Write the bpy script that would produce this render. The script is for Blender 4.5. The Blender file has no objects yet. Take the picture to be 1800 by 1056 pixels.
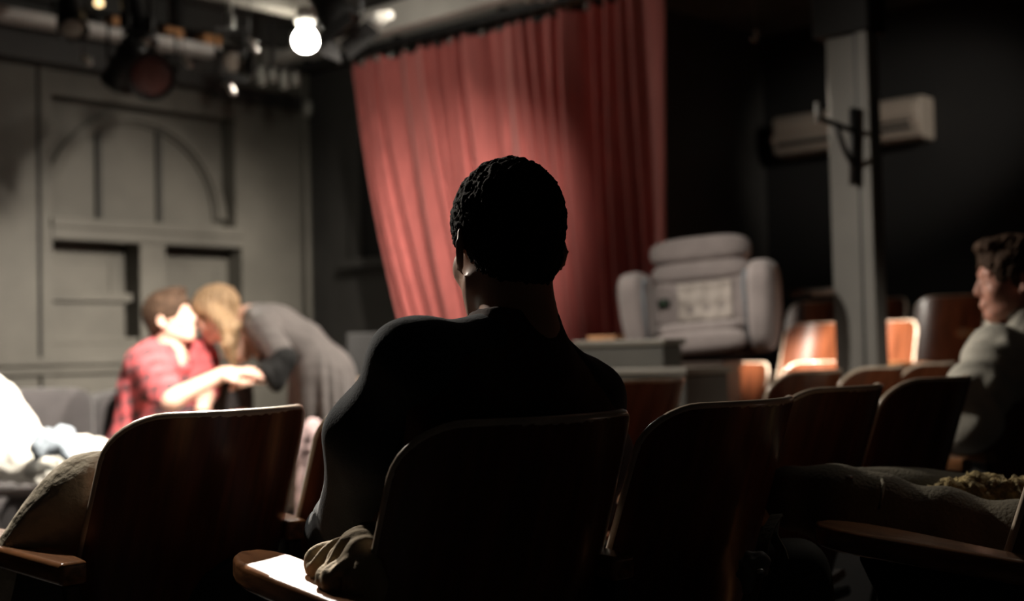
import bpy, bmesh, math, random
import numpy as np
from mathutils import Vector, Matrix, noise
random.seed(7); rng = np.random.default_rng(7)
S = bpy.context.scene
COL = S.collection
R_ = math.radians

# ------------------------------------------------------------------ camera
FPX = 2270.0; CZ = 0.94
PIT, ROL = R_(2.14), R_(1.3)
Fv = np.array([0, math.cos(PIT), math.sin(PIT)])
_R0 = np.array([1., 0, 0]); _U0 = np.cross(_R0, Fv)
Rv = _R0*math.cos(ROL) - _U0*math.sin(ROL)
Uv = _U0*math.cos(ROL) + _R0*math.sin(ROL)
cam = bpy.data.cameras.new('camera'); camo = bpy.data.objects.new('camera', cam); COL.objects.link(camo)
m = Matrix.Identity(4)
for i in range(3):
    m[i][0], m[i][1], m[i][2] = Rv[i], Uv[i], -Fv[i]
m[0][3], m[1][3], m[2][3] = 0, 0, CZ
camo.matrix_world = m
cam.sensor_width = 36; cam.lens = FPX/1800*36; cam.clip_start = .05
cam.dof.use_dof = True; cam.dof.focus_distance = 1.86; cam.dof.aperture_fstop = 2.6
S.camera = camo

# ------------------------------------------------------------------ world, exposure
S.view_settings.view_transform = 'Standard'; S.view_settings.look = 'None'
S.view_settings.gamma = 1; S.view_settings.use_curve_mapping = False
S.view_settings.exposure = 0.0
w = bpy.data.worlds.new('world'); S.world = w; w.use_nodes = True
w.node_tree.nodes['Background'].inputs[0].default_value = (1, .95, .9, 1)
w.node_tree.nodes['Background'].inputs[1].default_value = 0.0008

# room axes: a runs along the back wall (into the right distance), b towards the stage
TH = R_(42.8)
uA = np.array([math.sin(TH), math.cos(TH), 0]); vA = np.array([-math.cos(TH), math.sin(TH), 0])
ROOMROT = math.atan2(uA[1], uA[0])
def W(a, b, z): return Vector(uA*a + vA*b + np.array([0, 0, z]))
def ray(px, py): return Fv + Rv*(px-900)/FPX - Uv*(py-528)/FPX
C0 = np.array([0, 0, CZ])
def P(px, py, Y): return C0 + ray(px, py)*Y
def onp(px, py, n, dd):
    d = ray(px, py); t = (dd - C0@n)/(d@n); return C0 + d*t
def AZ(px, py, b=6.74): q = onp(px, py, vA, b); return q@uA, q[2]
def BZ(px, py, a=5.344): q = onp(px, py, uA, a); return q@vA, q[2]

# ------------------------------------------------------------------ lights (theatre spots above the frame, plus added fills with no fixture)
def spot(name, loc, target, power, size, blend=.5, rad=.06, col=(1, .9, .78)):
    l = bpy.data.lights.new(name, 'SPOT'); l.energy = power; l.spot_size = R_(size); l.spot_blend = blend
    l.shadow_soft_size = rad; l.color = col
    o = bpy.data.objects.new(name, l); COL.objects.link(o); o.location = loc
    o.rotation_euler = (Vector(target)-Vector(loc)).to_track_quat('-Z', 'Y').to_euler(); return o
spot('key_spot', (1.0, 4.7, 2.78), (-1.1, 5.6, .95), 720, 60, .6)
spot('bench_spot', (-.4, 3.6, 2.75), (-2.0, 5.0, .55), 1350, 44, .5)
spot('curtain_spot', (.2, 4.6, 2.9), (-1.0, 7.6, .9), 430, 50, 1.0)
spot('wall_spot', (.6, 5.3, 2.75), (-2.2, 7.5, .95), 560, 48, 1.0)
spot('riser_spot', (.75, 5.1, 2.93), (1.65, 6.35, .8), 2200, 27, .3)
spot('riser_fill', (2.9, 4.3, 2.9), (2.2, 7.0, 1.05), 60, 38, .8)  # added fill to lift the dim top riser row
spot('recliner_spot', (.15, 4.2, 2.9), (.8, 5.45, 1.1), 95, 26, .8)
spot('back_spot', (-2.3, 4.9, 2.8), (.8, 2.4, .8), 500, 100, .5)
spot('ac_fill', (3.2, 3.9, 2.85), (2.5, 7.6, 2.25), 330, 22, 1.0)  # unseen fill put in to brighten the air conditioner
spot('seat_back_fill', (2.9, 2.9, 2.7), (1.3, 4.7, .75), 150, 32, 1.0)  # added light to bring up the second-row seat backs
spot('cushion_fill', (-1.5, 3.0, 2.85), (-.75, 2.1, .6), 230, 24, .7)  # made-up downlight brightening the khaki cushion and its armrest
spot('armrest_spot', (-1.0, 5.0, 2.85), (-.36, 1.76, .65), 1700, 5.4, .3, rad=.03)
spot('jacket_fill', (1.5, 3.3, 2.9), (.95, 1.95, .7), 30, 26, .8)  # dim light added for the jacket, no known lamp there

# ------------------------------------------------------------------ materials
MATS = {}
def mat(name, col, rough=.6, metal=0, spec=.5, var=0, scale=8, bump=0, bscale=60, coat=0, sheen=0, emit=None, estr=0, stretch=None, sss=0):
    if name in MATS: return MATS[name]
    M = bpy.data.materials.new(name); M.use_nodes = True; nt = M.node_tree; N = nt.nodes; L = nt.links
    b = N['Principled BSDF']
    b.inputs['Base Color'].default_value = (*col, 1); b.inputs['Roughness'].default_value = rough
    b.inputs['Metallic'].default_value = metal; b.inputs['Specular IOR Level'].default_value = spec
    b.inputs['Coat Weight'].default_value = coat; b.inputs['Coat Roughness'].default_value = .15
    b.inputs['Sheen Weight'].default_value = sheen
    if sss: b.inputs['Subsurface Weight'].default_value = sss; b.inputs['Subsurface Radius'].default_value = (.01, .004, .002)
    if emit: b.inputs['Emission Color'].default_value = (*emit, 1); b.inputs['Emission Strength'].default_value = estr
    tc = N.new('ShaderNodeTexCoord'); mp = N.new('ShaderNodeMapping'); L.new(tc.outputs['Object'], mp.inputs[0])
    if stretch: mp.inputs['Scale'].default_value = stretch
    nz = N.new('ShaderNodeTexNoise'); nz.inputs['Scale'].default_value = scale; nz.inputs['Detail'].default_value = 5
    L.new(mp.outputs[0], nz.inputs[0])
    rp = N.new('ShaderNodeValToRGB'); v = var
    rp.color_ramp.elements[0].color = (*[c*(1-v) for c in col], 1); rp.color_ramp.elements[1].color = (*[min(1, c*(1+v)) for c in col], 1)
    rp.color_ramp.elements[0].position = .35; rp.color_ramp.elements[1].position = .65
    L.new(nz.outputs[0], rp.inputs[0]); L.new(rp.outputs[0], b.inputs['Base Color'])
    if bump:
        n2 = N.new('ShaderNodeTexNoise'); n2.inputs['Scale'].default_value = bscale; n2.inputs['Detail'].default_value = 4
        L.new(mp.outputs[0], n2.inputs[0]); bp = N.new('ShaderNodeBump'); bp.inputs['Strength'].default_value = bump; bp.inputs['Distance'].default_value = .01
        L.new(n2.outputs[0], bp.inputs['Height']); L.new(bp.outputs[0], b.inputs['Normal'])
    MATS[name] = M; return M
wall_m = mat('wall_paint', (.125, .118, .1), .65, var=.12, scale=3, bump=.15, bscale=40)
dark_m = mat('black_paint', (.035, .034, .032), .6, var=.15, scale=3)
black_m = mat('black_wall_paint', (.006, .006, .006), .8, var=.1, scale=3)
floor_m = mat('floor_paint', (.02, .018, .017), .5, var=.2, scale=4)
ceil_m = mat('ceiling_paint', (.05, .046, .042), .8, var=.2, scale=3)
soffit_m = mat('soffit_paint', (.55, .53, .49), .6, var=.1, scale=4)
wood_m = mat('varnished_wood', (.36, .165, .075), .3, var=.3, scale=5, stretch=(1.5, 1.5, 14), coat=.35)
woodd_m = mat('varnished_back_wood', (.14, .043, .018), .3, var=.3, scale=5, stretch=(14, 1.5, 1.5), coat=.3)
arm_m = mat('armrest_wood', (.24, .105, .045), .27, var=.35, scale=9, stretch=(10, 1.2, 10), coat=.6, bump=.1, bscale=150)
edge_m = mat('worn_wood_edge', (.6, .5, .39), .3, var=.15, scale=20, coat=.5)
iron_m = mat('cast_iron', (.02, .02, .02), .45, metal=.3)
steel_m = mat('bare_steel', (.5, .5, .48), .3, metal=1)
skin_m = mat('skin', (.74, .46, .36), .5, var=.06, scale=20, sss=.15)
skin2_m = mat('tan_skin', (.48, .26, .17), .5, var=.08, scale=20, sss=.15)
skin3_m = mat('ruddy_skin', (.55, .27, .2), .5, var=.08, scale=20, sss=.1)
hairb_m = mat('black_hair', (.014, .011, .009), .85, spec=.15, var=.3, scale=60, bump=.6, bscale=140)
hairn_m = mat('brown_hair', (.06, .035, .022), .8, spec=.2, var=.35, scale=40, bump=.5, bscale=90)
hairy_m = mat('blond_hair', (.3, .19, .1), .6, var=.35, scale=30, stretch=(4, 4, .6), bump=.5, bscale=60)
navy_m = mat('navy_cotton', (.02, .03, .04), .9, var=.12, scale=30, bump=.15, bscale=300, sheen=.12, spec=.2)
maroon_m = mat('brown_cotton', (.05, .024, .016), .9, var=.12, scale=30, bump=.15, bscale=300, sheen=.1, spec=.2)
tan_m = mat('tan_twill', (.5, .37, .24), .85, var=.1, scale=20, bump=.2, bscale=200)
grey_dress_m = mat('grey_jersey', (.125, .11, .105), .85, var=.08, scale=20, sheen=.3)
shaded_sleeve_m = mat('shaded_sleeve_knit', (.005, .005, .005), .9, var=.1, scale=20)  # near black: the shade on the actress's forearm sleeve is in this colour
white_m = mat('white_linen', (.85, .83, .76), .85, var=.03, scale=10, bump=.2, bscale=30)
denim_m = mat('pale_blue_denim', (.36, .42, .48), .85, var=.25, scale=14, bump=.3, bscale=120)
sofa_m = mat('grey_upholstery', (.042, .038, .039), .9, var=.15, scale=12, bump=.3, bscale=120, sheen=.3)
rec_m = mat('mauve_grey_upholstery', (.33, .29, .285), .85, var=.08, scale=14, bump=.3, bscale=100, sheen=.3)
towel_m = mat('cream_towel', (.55, .5, .46), .9, var=.06, scale=20, bump=.4, bscale=150)
khaki_m = mat('khaki_matelasse', (.42, .37, .28), .9, var=.1, scale=10, bump=.8, bscale=45)
shirt_m = mat('pale_shirt_cotton', (.55, .53, .46), .85, var=.06, scale=12, bump=.15, bscale=120)
post_m = mat('grey_post_paint', (.2, .195, .178), .6, var=.08, scale=4)
box_m = mat('grey_green_paint', (.042, .041, .034), .6, var=.12, scale=4)
ac_m = mat('cream_plastic', (.3, .26, .22), .5, var=.04, scale=4)
olive_m = mat('olive_canvas', (.12, .105, .07), .85, var=.15, scale=14, bump=.3, bscale=160)
fur_m = mat('tan_fur', (.3, .23, .1), .9, var=.5, scale=40, bump=1, bscale=120)
grip_m = mat('lamp_black', (.014, .014, .014), .5)
gel_m = mat('dark_red_gel', (.13, .05, .045), .4)
lens_m = mat('lens_glass', (.22, .19, .16), .2, spec=.8)
orange_m = mat('raw_pine', (.5, .24, .1), .6, var=.2, scale=10)
porc_m = mat('white_porcelain', (.85, .83, .78), .25)
bulb_m = mat('lit_bulb_glass', (1, 1, 1), .3, emit=(1, .93, .8), estr=85)
warm_m = mat('warm_pilot_lamp', (1, .8, .5), .3, emit=(1, .7, .35), estr=2.2)
curt_m = mat('red_velour', (.5, .125, .112), .8, var=.12, scale=5, stretch=(6, 6, .8), sheen=.6)
lip_m = mat('lips', (.42, .17, .14), .4)
shoe_m = mat('pink_white_canvas', (.75, .55, .55), .8, var=.3, scale=25)

def plaid():
    M = bpy.data.materials.new('red_plaid_flannel'); M.use_nodes = True; nt = M.node_tree; N = nt.nodes; L = nt.links
    b = N['Principled BSDF']; b.inputs['Roughness'].default_value = .9
    tc = N.new('ShaderNodeTexCoord'); mp = N.new('ShaderNodeMapping'); L.new(tc.outputs['Object'], mp.inputs[0])
    mp.inputs['Rotation'].default_value = (.12, .2, .6)
    sx = N.new('ShaderNodeSeparateXYZ'); L.new(mp.outputs[0], sx.inputs[0])
    outs = []
    for ax, per in (('X', .06), ('Z', .06)):
        d = N.new('ShaderNodeMath'); d.operation = 'DIVIDE'; L.new(sx.outputs[ax], d.inputs[0]); d.inputs[1].default_value = per
        fr = N.new('ShaderNodeMath'); fr.operation = 'FRACT'; L.new(d.outputs[0], fr.inputs[0])
        lt = N.new('ShaderNodeMath'); lt.operation = 'LESS_THAN'; L.new(fr.outputs[0], lt.inputs[0]); lt.inputs[1].default_value = .42
        outs.append(lt)
    ad = N.new('ShaderNodeMath'); ad.operation = 'ADD'; L.new(outs[0].outputs[0], ad.inputs[0]); L.new(outs[1].outputs[0], ad.inputs[1])
    hv = N.new('ShaderNodeMath'); hv.operation = 'DIVIDE'; L.new(ad.outputs[0], hv.inputs[0]); hv.inputs[1].default_value = 2
    rp = N.new('ShaderNodeValToRGB'); rp.color_ramp.interpolation = 'CONSTANT'
    e = rp.color_ramp.elements; e[0].color = (.56, .1, .11, 1); e[1].color = (.36, .08, .09, 1); e[1].position = .4
    k = e.new(.9); k.color = (.06, .05, .055, 1)
    L.new(hv.outputs[0], rp.inputs[0]); L.new(rp.outputs[0], b.inputs['Base Color']); return M
plaid_m = plaid()

# ------------------------------------------------------------------ object helpers
def tag(o, label=None, cat=None, group=None, kind=None):
    if label: o['label'] = label
    if cat: o['category'] = cat
    if group: o['group'] = group
    if kind: o['kind'] = kind
    return o
def empty(name, loc, rz=0, **k):
    o = bpy.data.objects.new(name, None); COL.objects.link(o); o.location = loc; o.rotation_euler = (0, 0, rz)
    o.empty_display_size = .1; return tag(o, **k)
def finish(name, me, mt, parent=None, smooth=True, bevel=0, seg=2, solid=0, sub=0, loc=None, rz=None, auto=True):
    me.materials.clear(); me.materials.append(mt)
    if smooth:
        me.polygons.foreach_set('use_smooth', [True]*len(me.polygons))
    o = bpy.data.objects.new(name, me); COL.objects.link(o)
    if parent: o.parent = parent
    if loc is not None: o.location = loc
    if rz is not None: o.rotation_euler = (0, 0, rz)
    if solid: q = o.modifiers.new('solid', 'SOLIDIFY'); q.thickness = solid; q.offset = 0
    if bevel: q = o.modifiers.new('bevel', 'BEVEL'); q.width = bevel; q.segments = seg; q.limit_method = 'ANGLE'; q.angle_limit = R_(35)
    if sub: q = o.modifiers.new('sub', 'SUBSURF'); q.levels = sub; q.render_levels = sub
    if smooth and (bevel or solid): q = o.modifiers.new('wn', 'WEIGHTED_NORMAL'); q.keep_sharp = True
    return o
def obj(name, bm, mt, parent=None, **k):
    bmesh.ops.recalc_face_normals(bm, faces=bm.faces)
    me = bpy.data.meshes.new(name); bm.to_mesh(me); bm.free()
    return finish(name, me, mt, parent, **k)
def bx(bm, x0, x1, y0, y1, z0, z1):
    vs = [bm.verts.new((x, y, z)) for x in (x0, x1) for y in (y0, y1) for z in (z0, z1)]
    for f in ((0, 1, 3, 2), (4, 6, 7, 5), (0, 4, 5, 1), (2, 3, 7, 6), (0, 2, 6, 4), (1, 5, 7, 3)): bm.faces.new([vs[i] for i in f])
    return bm
def box(x0, x1, y0, y1, z0, z1): return bx(bmesh.new(), x0, x1, y0, y1, z0, z1)
def tube(bm, pts, r, n=10, r1=None, cap=True):
    pts = [Vector(p) for p in pts]; rings = []
    for i, p in enumerate(pts):
        d = (pts[min(i+1, len(pts)-1)]-pts[max(i-1, 0)]).normalized()
        up = Vector((0, 0, 1)) if abs(d.z) < .95 else Vector((1, 0, 0))
        s = d.cross(up).normalized(); t = s.cross(d)
        rr = r if r1 is None else r+(r1-r)*i/(len(pts)-1)
        if isinstance(r, (list, tuple)): rr = r[i]
        rings.append([bm.verts.new(p+(s*math.cos(2*math.pi*k/n)+t*math.sin(2*math.pi*k/n))*rr) for k in range(n)])
    for a, b in zip(rings, rings[1:]):
        for k in range(n): bm.faces.new((a[k], a[(k+1) % n], b[(k+1) % n], b[k]))
    if cap: bm.faces.new(rings[0][::-1]); bm.faces.new(rings[-1])
    return bm
def lathe(bm, prof, n=24, M=None):
    rings = []
    for r, z in prof:
        rings.append([bm.verts.new((r*math.cos(2*math.pi*k/n), r*math.sin(2*math.pi*k/n), z)) for k in range(n)])
    for a, b in zip(rings, rings[1:]):
        for k in range(n): bm.faces.new((a[k], a[(k+1) % n], b[(k+1) % n], b[k]))
    bm.faces.new(rings[0][::-1]); bm.faces.new(rings[-1])
    if M is not None: bmesh.ops.transform(bm, matrix=M, verts=bm.verts)
    return bm
def prism(bm, poly, lo, hi, axis='x'):
    f = {'x': lambda t, p: (t, p[0], p[1]), 'y': lambda t, p: (p[0], t, p[1]), 'z': lambda t, p: (p[0], p[1], t)}[axis]
    A = [bm.verts.new(f(lo, p)) for p in poly]; B = [bm.verts.new(f(hi, p)) for p in poly]
    n = len(poly); bm.faces.new(A); bm.faces.new(B[::-1])
    for i in range(n): bm.faces.new((A[i], B[i], B[(i+1) % n], A[(i+1) % n]))
    return bm
def cushion(bm, c, s, n=4.5, cuts=7, rot=None, fn=None):
    b2 = bmesh.new(); bmesh.ops.create_cube(b2, size=2); bmesh.ops.subdivide_edges(b2, edges=b2.edges, cuts=cuts, use_grid_fill=True)
    for v in b2.verts:
        p = v.co; k = (abs(p.x)**n+abs(p.y)**n+abs(p.z)**n)**(1/n); q = p/k
        if fn: q = fn(q)
        q = Vector((q.x*s[0], q.y*s[1], q.z*s[2]))
        if rot: q = rot @ q
        v.co = q+Vector(c)
    me = bpy.data.meshes.new('t'); b2.to_mesh(me); b2.free(); bm.from_mesh(me); bpy.data.meshes.remove(me); return bm
def struct(name, bm, mt, parent=None, room=True, bevel=0, label=None):
    o = obj(name, bm, mt, parent, smooth=False, bevel=bevel, rz=ROOMROT if (room and not parent) else None)
    if not parent: o['kind'] = 'structure'
    return o
def copy_tree(o, parent=None):
    c = o.copy(); COL.objects.link(c); c.parent = parent
    for ch in list(o.children): copy_tree(ch, c)
    return c

# ------------------------------------------------------------------ implicit-surface modelling (bodies, cloth)
class Vol:
    def __init__(s, lo, hi, h):
        s.lo = np.array(lo, float); s.h = h
        s.n = np.ceil((np.array(hi)-s.lo)/h).astype(int)+1
        s.d = np.full(s.n, .5, np.float32)
    def sub(s, c, r):
        i0 = np.clip(np.floor((c-r-s.lo)/s.h).astype(int), 0, s.n); i1 = np.clip(np.ceil((c+r-s.lo)/s.h).astype(int)+1, 0, s.n)
        return i0, i1
    def pts(s, i0, i1):
        ax = [s.lo[k]+np.arange(i0[k], i1[k])*s.h for k in range(3)]
        return np.stack(np.meshgrid(*ax, indexing='ij'), -1)
    def op(s, kind, fn, c, r, k, mode):
        c = np.asarray(c, float); i0, i1 = s.sub(c, r+k+.05)
        if np.any(i1 <= i0): return
        sl = tuple(slice(a, b) for a, b in zip(i0, i1))
        d = fn(s.pts(i0, i1)).astype(np.float32); o = s.d[sl]
        if mode == '-':
            d = -d; h = np.clip(.5-.5*(o-d)/max(k, 1e-5), 0, 1); s.d[sl] = o*(1-h)+d*h+k*h*(1-h)
        elif mode == '&':
            s.d[sl] = np.maximum(o, d)
        else:
            h = np.clip(.5+.5*(o-d)/max(k, 1e-5), 0, 1); s.d[sl] = o*(1-h)+d*h-k*h*(1-h)
    def cap(s, a, b, ra, rb=None, k=.02, T=None, mode='+', sq=None):
        rb = ra if rb is None else rb
        a = np.array(a, float); b = np.array(b, float); sc = 1.
        if T is not None:
            sc = T.s; a = T.p(a); b = T.p(b); ra *= sc; rb *= sc; k *= sc
        ab = b-a; L2 = max(ab@ab, 1e-9)
        def fn(p):
            q = p-a; t = np.clip((q@ab)/L2, 0, 1); return np.linalg.norm(q-t[..., None]*ab, axis=-1)-(ra+(rb-ra)*t)
        s.op('c', fn, (a+b)/2, np.linalg.norm(ab)/2+max(ra, rb), k, mode)
    def ell(s, c, r, k=.02, T=None, rot=None, mode='+'):
        c = np.array(c, float); r = np.array(r, float); Q = np.eye(3) if rot is None else np.array(rot)
        if T is not None: c = T.p(c); r = r*T.s; Q = T.R@Q; k *= T.s
        def fn(p):
            q = (p-c)@Q; k0 = np.linalg.norm(q/r, axis=-1); k1 = np.linalg.norm(q/(r*r), axis=-1)
            return k0*(k0-1)/np.maximum(k1, 1e-6)
        s.op('e', fn, c, max(r), k, mode)
    def chain(s, pts, rs, k=.02, T=None):
        for i in range(len(pts)-1): s.cap(pts[i], pts[i+1], rs[i], rs[i+1], k, T)
    def half(s, p, n):   # keep the side where (x-p).n < 0
        p = np.array(p); n = np.array(n, float); n /= np.linalg.norm(n)
        g = s.pts(np.zeros(3, int), s.n); s.d = np.maximum(s.d, ((g-p)@n).astype(np.float32))
    def mesh(s, name, disp=None, off=(0, 0, 0), smooth=1):
        d = s.d.copy()
        d[0] = d[-1] = .1; d[:, 0] = d[:, -1] = .1; d[:, :, 0] = d[:, :, -1] = .1
        ins = d < 0
        nx, ny, nz = [k-1 for k in d.shape]
        cnt = np.zeros((nx, ny, nz), np.int8)
        for i in (0, 1):
            for j in (0, 1):
                for k in (0, 1): cnt += ins[i:i+nx, j:j+ny, k:k+nz]
        act = (cnt > 0) & (cnt < 8)
        idx = np.full(act.shape, -1, np.int64); cells = np.argwhere(act); idx[act] = np.arange(len(cells))
        acc = np.zeros((len(cells), 3)); num = np.zeros(len(cells))
        cs = [(i, j, k) for i in (0, 1) for j in (0, 1) for k in (0, 1)]
        for A in cs:
            for ax in range(3):
                if A[ax]: continue
                B = list(A); B[ax] = 1
                va = d[cells[:, 0]+A[0], cells[:, 1]+A[1], cells[:, 2]+A[2]]; vb = d[cells[:, 0]+B[0], cells[:, 1]+B[1], cells[:, 2]+B[2]]
                mk = (va < 0) != (vb < 0); t = np.where(mk, va/np.where(mk, va-vb, 1), 0)
                q = np.tile(np.array(A, float), (len(cells), 1)); q[:, ax] += t
                acc[mk] += q[mk]; num[mk] += 1
        V = (cells+acc/num[:, None])*s.h+s.lo
        quads = []
        for ax in range(3):
            o1, o2 = [(1, 2), (2, 0), (0, 1)][ax]
            sl = [slice(1, -1)]*3; sl[ax] = slice(0, d.shape[ax]-1)
            sa = d[tuple(sl)]; sl2 = list(sl); sl2[ax] = slice(1, d.shape[ax]); sb = d[tuple(sl2)]
            e = np.argwhere((sa < 0) != (sb < 0))
            if not len(e): continue
            flip = sa[tuple(e.T)] < 0
            base = e.copy()
            for k in range(3):
                if k != ax: base[:, k] += 1
            def cell(da, db):
                c = base.copy(); c[:, o1] += da; c[:, o2] += db; return idx[tuple(c.T)]
            q = np.stack([cell(-1, -1), cell(0, -1), cell(0, 0), cell(-1, 0)], 1)
            q[~flip] = q[~flip][:, ::-1]; quads.append(q)
        Q = np.concatenate(quads)
        # light laplacian smoothing
        for _ in range(smooth):
            ac = np.zeros_like(V); n_ = np.zeros(len(V))
            for i in range(4):
                a, b = Q[:, i], Q[:, (i+1) % 4]
                for k in range(3):
                    ac[:, k] += np.bincount(a, V[b, k], len(V)) + np.bincount(b, V[a, k], len(V))
                n_ += np.bincount(a, minlength=len(V))+np.bincount(b, minlength=len(V))
            V = V*.5+.5*ac/n_[:, None]
        if disp is not None:
            nn = np.zeros_like(V); fnn = np.cross(V[Q[:, 2]]-V[Q[:, 0]], V[Q[:, 3]]-V[Q[:, 1]])
            for i in range(4):
                for k in range(3): nn[:, k] += np.bincount(Q[:, i], fnn[:, k], len(V))
            nn /= np.maximum(np.linalg.norm(nn, axis=1), 1e-12)[:, None]
            V = V+nn*disp(V, nn)[:, None]
        V = V-np.array(off)
        me = bpy.data.meshes.new(name); me.vertices.add(len(V)); me.vertices.foreach_set('co', V.ravel())
        me.loops.add(Q.size); me.loops.foreach_set('vertex_index', Q.ravel().astype(np.int32))
        me.polygons.add(len(Q)); me.polygons.foreach_set('loop_start', np.arange(0, Q.size, 4, dtype=np.int32)); me.polygons.foreach_set('loop_total', np.full(len(Q), 4, np.int32))
        me.update(calc_edges=True); me.validate(); return me
class T3:
    def __init__(s, loc, R, sc=1.): s.l = np.array(loc, float); s.R = np.array(R, float); s.s = sc
    def p(s, q): return s.l+s.R@(np.array(q, float)*s.s)
def frame(fwd, up=(0, 0, 1), roll=0):
    f = np.array(fwd, float); f /= np.linalg.norm(f); r = np.cross(f, up); r /= np.linalg.norm(r); u = np.cross(r, f)
    c, s = math.cos(roll), math.sin(roll); r2 = r*c+u*s; u2 = u*c-r*s
    return np.stack([r2, f, u2], 1)
def folds(freq, amp, seed=0, aniso=(1, 1, 1)):
    r = np.random.default_rng(seed); ks = [r.normal(size=3)*freq*np.array(aniso)*f for f in (1, 1.7, 2.6, 1.3)]; ph = r.uniform(0, 6, 4)
    def fn(V, N):
        o = 0
        for i, k in enumerate(ks):
            o = o+np.sin(V@k+ph[i]+1.5*np.sin(V@np.roll(k, 1)*.6+i))*(1, .6, .4, .8)[i]
        return amp*o/2
    return fn

def head(v, T, ears=True, k=.012):
    v.ell((0, -.012, .035), (.073, .094, .08), k, T); v.ell((0, .02, -.03), (.062, .068, .085), .02, T)
    v.ell((0, .05, -.092), (.03, .03, .024), .02, T)
    for s in (-1, 1):
        v.cap((s*.052, .0, -.06), (s*.018, .06, -.1), .016, .016, .02, T)
        v.ell((s*.038, .058, -.03), (.022, .022, .026), .015, T)
        v.cap((s*.012, .084, .022), (s*.042, .072, .022), .009, .008, .01, T)
    v.cap((0, .082, .012), (0, .1, -.03), .008, .0105, .008, T)
    for s in (-1, 1):
        v.ell((s*.010, .092, -.036), (.008, .010, .007), .005, T)
        v.ell((s*.032, .097, -.001), (.017, .014, .012), .008, T, mode='-')
        v.ell((s*.031, .069, -.002), (.0135, .0135, .0125), .003, T)
        v.ell((s*.031, .0705, .0035), (.0145, .0135, .009), .002, T)
    v.ell((0, .084, -.062), (.023, .012, .0065), .004, T); v.ell((0, .082, -.0735), (.02, .012, .007), .004, T)
    v.ell((0, .1, -.083), (.016, .008, .005), .006, T, mode='-')
    if ears:
        for s in (-1, 1):
            c = np.array([[math.cos(s*.5), math.sin(s*.5)*-1, 0], [math.sin(s*.5), math.cos(s*.5), 0], [0, 0, 1]])
            v.ell((s*.083, -.014, -.008), (.0065, .02, .034), .005, T, rot=c)
            v.ell((s*.089, -.012, -.004), (.005, .010, .02), .004, T, rot=c, mode='-')
            v.ell((s*.077, -.002, -.034), (.006, .009, .011), .004, T)
    v.chain([(0, -.03, -.05), (0, -.04, -.12), (0, -.05, -.19)], [.056, .054, .06], .02, T)
def hand(v, T, curl=.5, side=1, spread=.1):
    """palm in local frame: fingers along +y, palm facing -z, thumb to side*x"""
    v.ell((0, .045, 0), (.04, .05, .014), .008, T)
    v.cap((0, -.01, 0), (0, .03, 0), .024, .026, .01, T)
    for i, (x, L) in enumerate(((.03, .072), (.01, .08), (-.011, .075), (-.03, .06))):
        x *= side; p = np.array([x, .085, 0]); ang = 0; pts = [p]
        for j, q in enumerate((.45, .3, .25)):
            ang += curl*(.5, .9, .8)[j]*(1+.15*i)
            p = p+np.array([spread*x*.3, math.cos(ang)*L*q, -math.sin(ang)*L*q]); pts.append(p)
        v.chain(pts, [.0095, .0088, .008, .007], .003, T)
    v.chain([(side*.03, .015, -.004), (side*.052, .045, -.014), (side*.056, .075, -.022), (side*.05, .1, -.03)], [.014, .011, .0095, .008], .006, T)

# ================================================================== ROOM
FZ = 0.0
HC = 3.0
bm = box(-3, 9.5, -2.2, 8.5, -.12, 0); struct('floor', bm, floor_m)
bm = box(-3, 9.5, -2.2, 8.5, HC, HC+.12); struct('ceiling', bm, ceil_m)
# back wall (behind the sofa) with the recessed arched window frame
BW = 6.74
bm = bmesh.new(); bx(bm, -3, 5.34, BW+.16, BW+.3, 0, HC)
aL, aR, zb, zt = 3.52, 4.75, 1.735, 2.42      # upper opening
lo = [(3.53, 4.07), (4.24, 4.79)]; lz0, lz1 = 1.02, 1.61
bx(bm, -3, 3.44, BW, BW+.16, 0, HC); bx(bm, 3.455, aL, BW-.012, BW+.16, 0, HC); bx(bm, 4.79, 5.344, BW, BW+.16, 0, HC)
bx(bm, aL, 4.79, BW, BW+.16, zt, HC); bx(bm, aL, 4.79, BW-.02, BW+.16, lz1, zb); bx(bm, aL, 4.79, BW, BW+.16, 0, lz0)
bx(bm, aR, 4.79, BW, BW+.16, zb, zt); bx(bm, lo[0][1], lo[1][0], BW-.005, BW+.16, lz0, lz1)
struct('wall_back', bm, wall_m)
# arched window: ring, two mullions, sill, lower sashes
wn = empty('window_1', (0, 0, 0), ROOMROT); wn['kind'] = 'structure'
ca, rad = (aL+aR)/2, (aR-aL)/2-.005; zc = 1.79
def arc(bm, r0, r1, y0, y1, n=40):
    pr = []
    for i in range(n+1):
        t = math.pi*i/n
        rz = .61/rad
        pr.append([(ca-math.cos(t)*r, zc+math.sin(t)*r*rz) for r in (r0, r1)])
    rings = [[bm.verts.new((a, y, z)) for (a, z), y in ((p[0], y0), (p[1], y0), (p[1], y1), (p[0], y1))] for p in pr]
    for A, B in zip(rings, rings[1:]):
        for k in range(4): bm.faces.new((A[k], A[(k+1) % 4], B[(k+1) % 4], B[k]))
    bm.faces.new(rings[0]); bm.faces.new(rings[-1][::-1])
bm = bmesh.new(); arc(bm, rad-.055, rad, BW+.09, BW+.13); obj('arch_moulding', bm, wall_m, wn, smooth=False, bevel=.006)
bm = bmesh.new(); arc(bm, rad-.075, rad-.055, BW+.115, BW+.14); obj('arch_bead', bm, wall_m, wn, smooth=False, bevel=.004)
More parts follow.
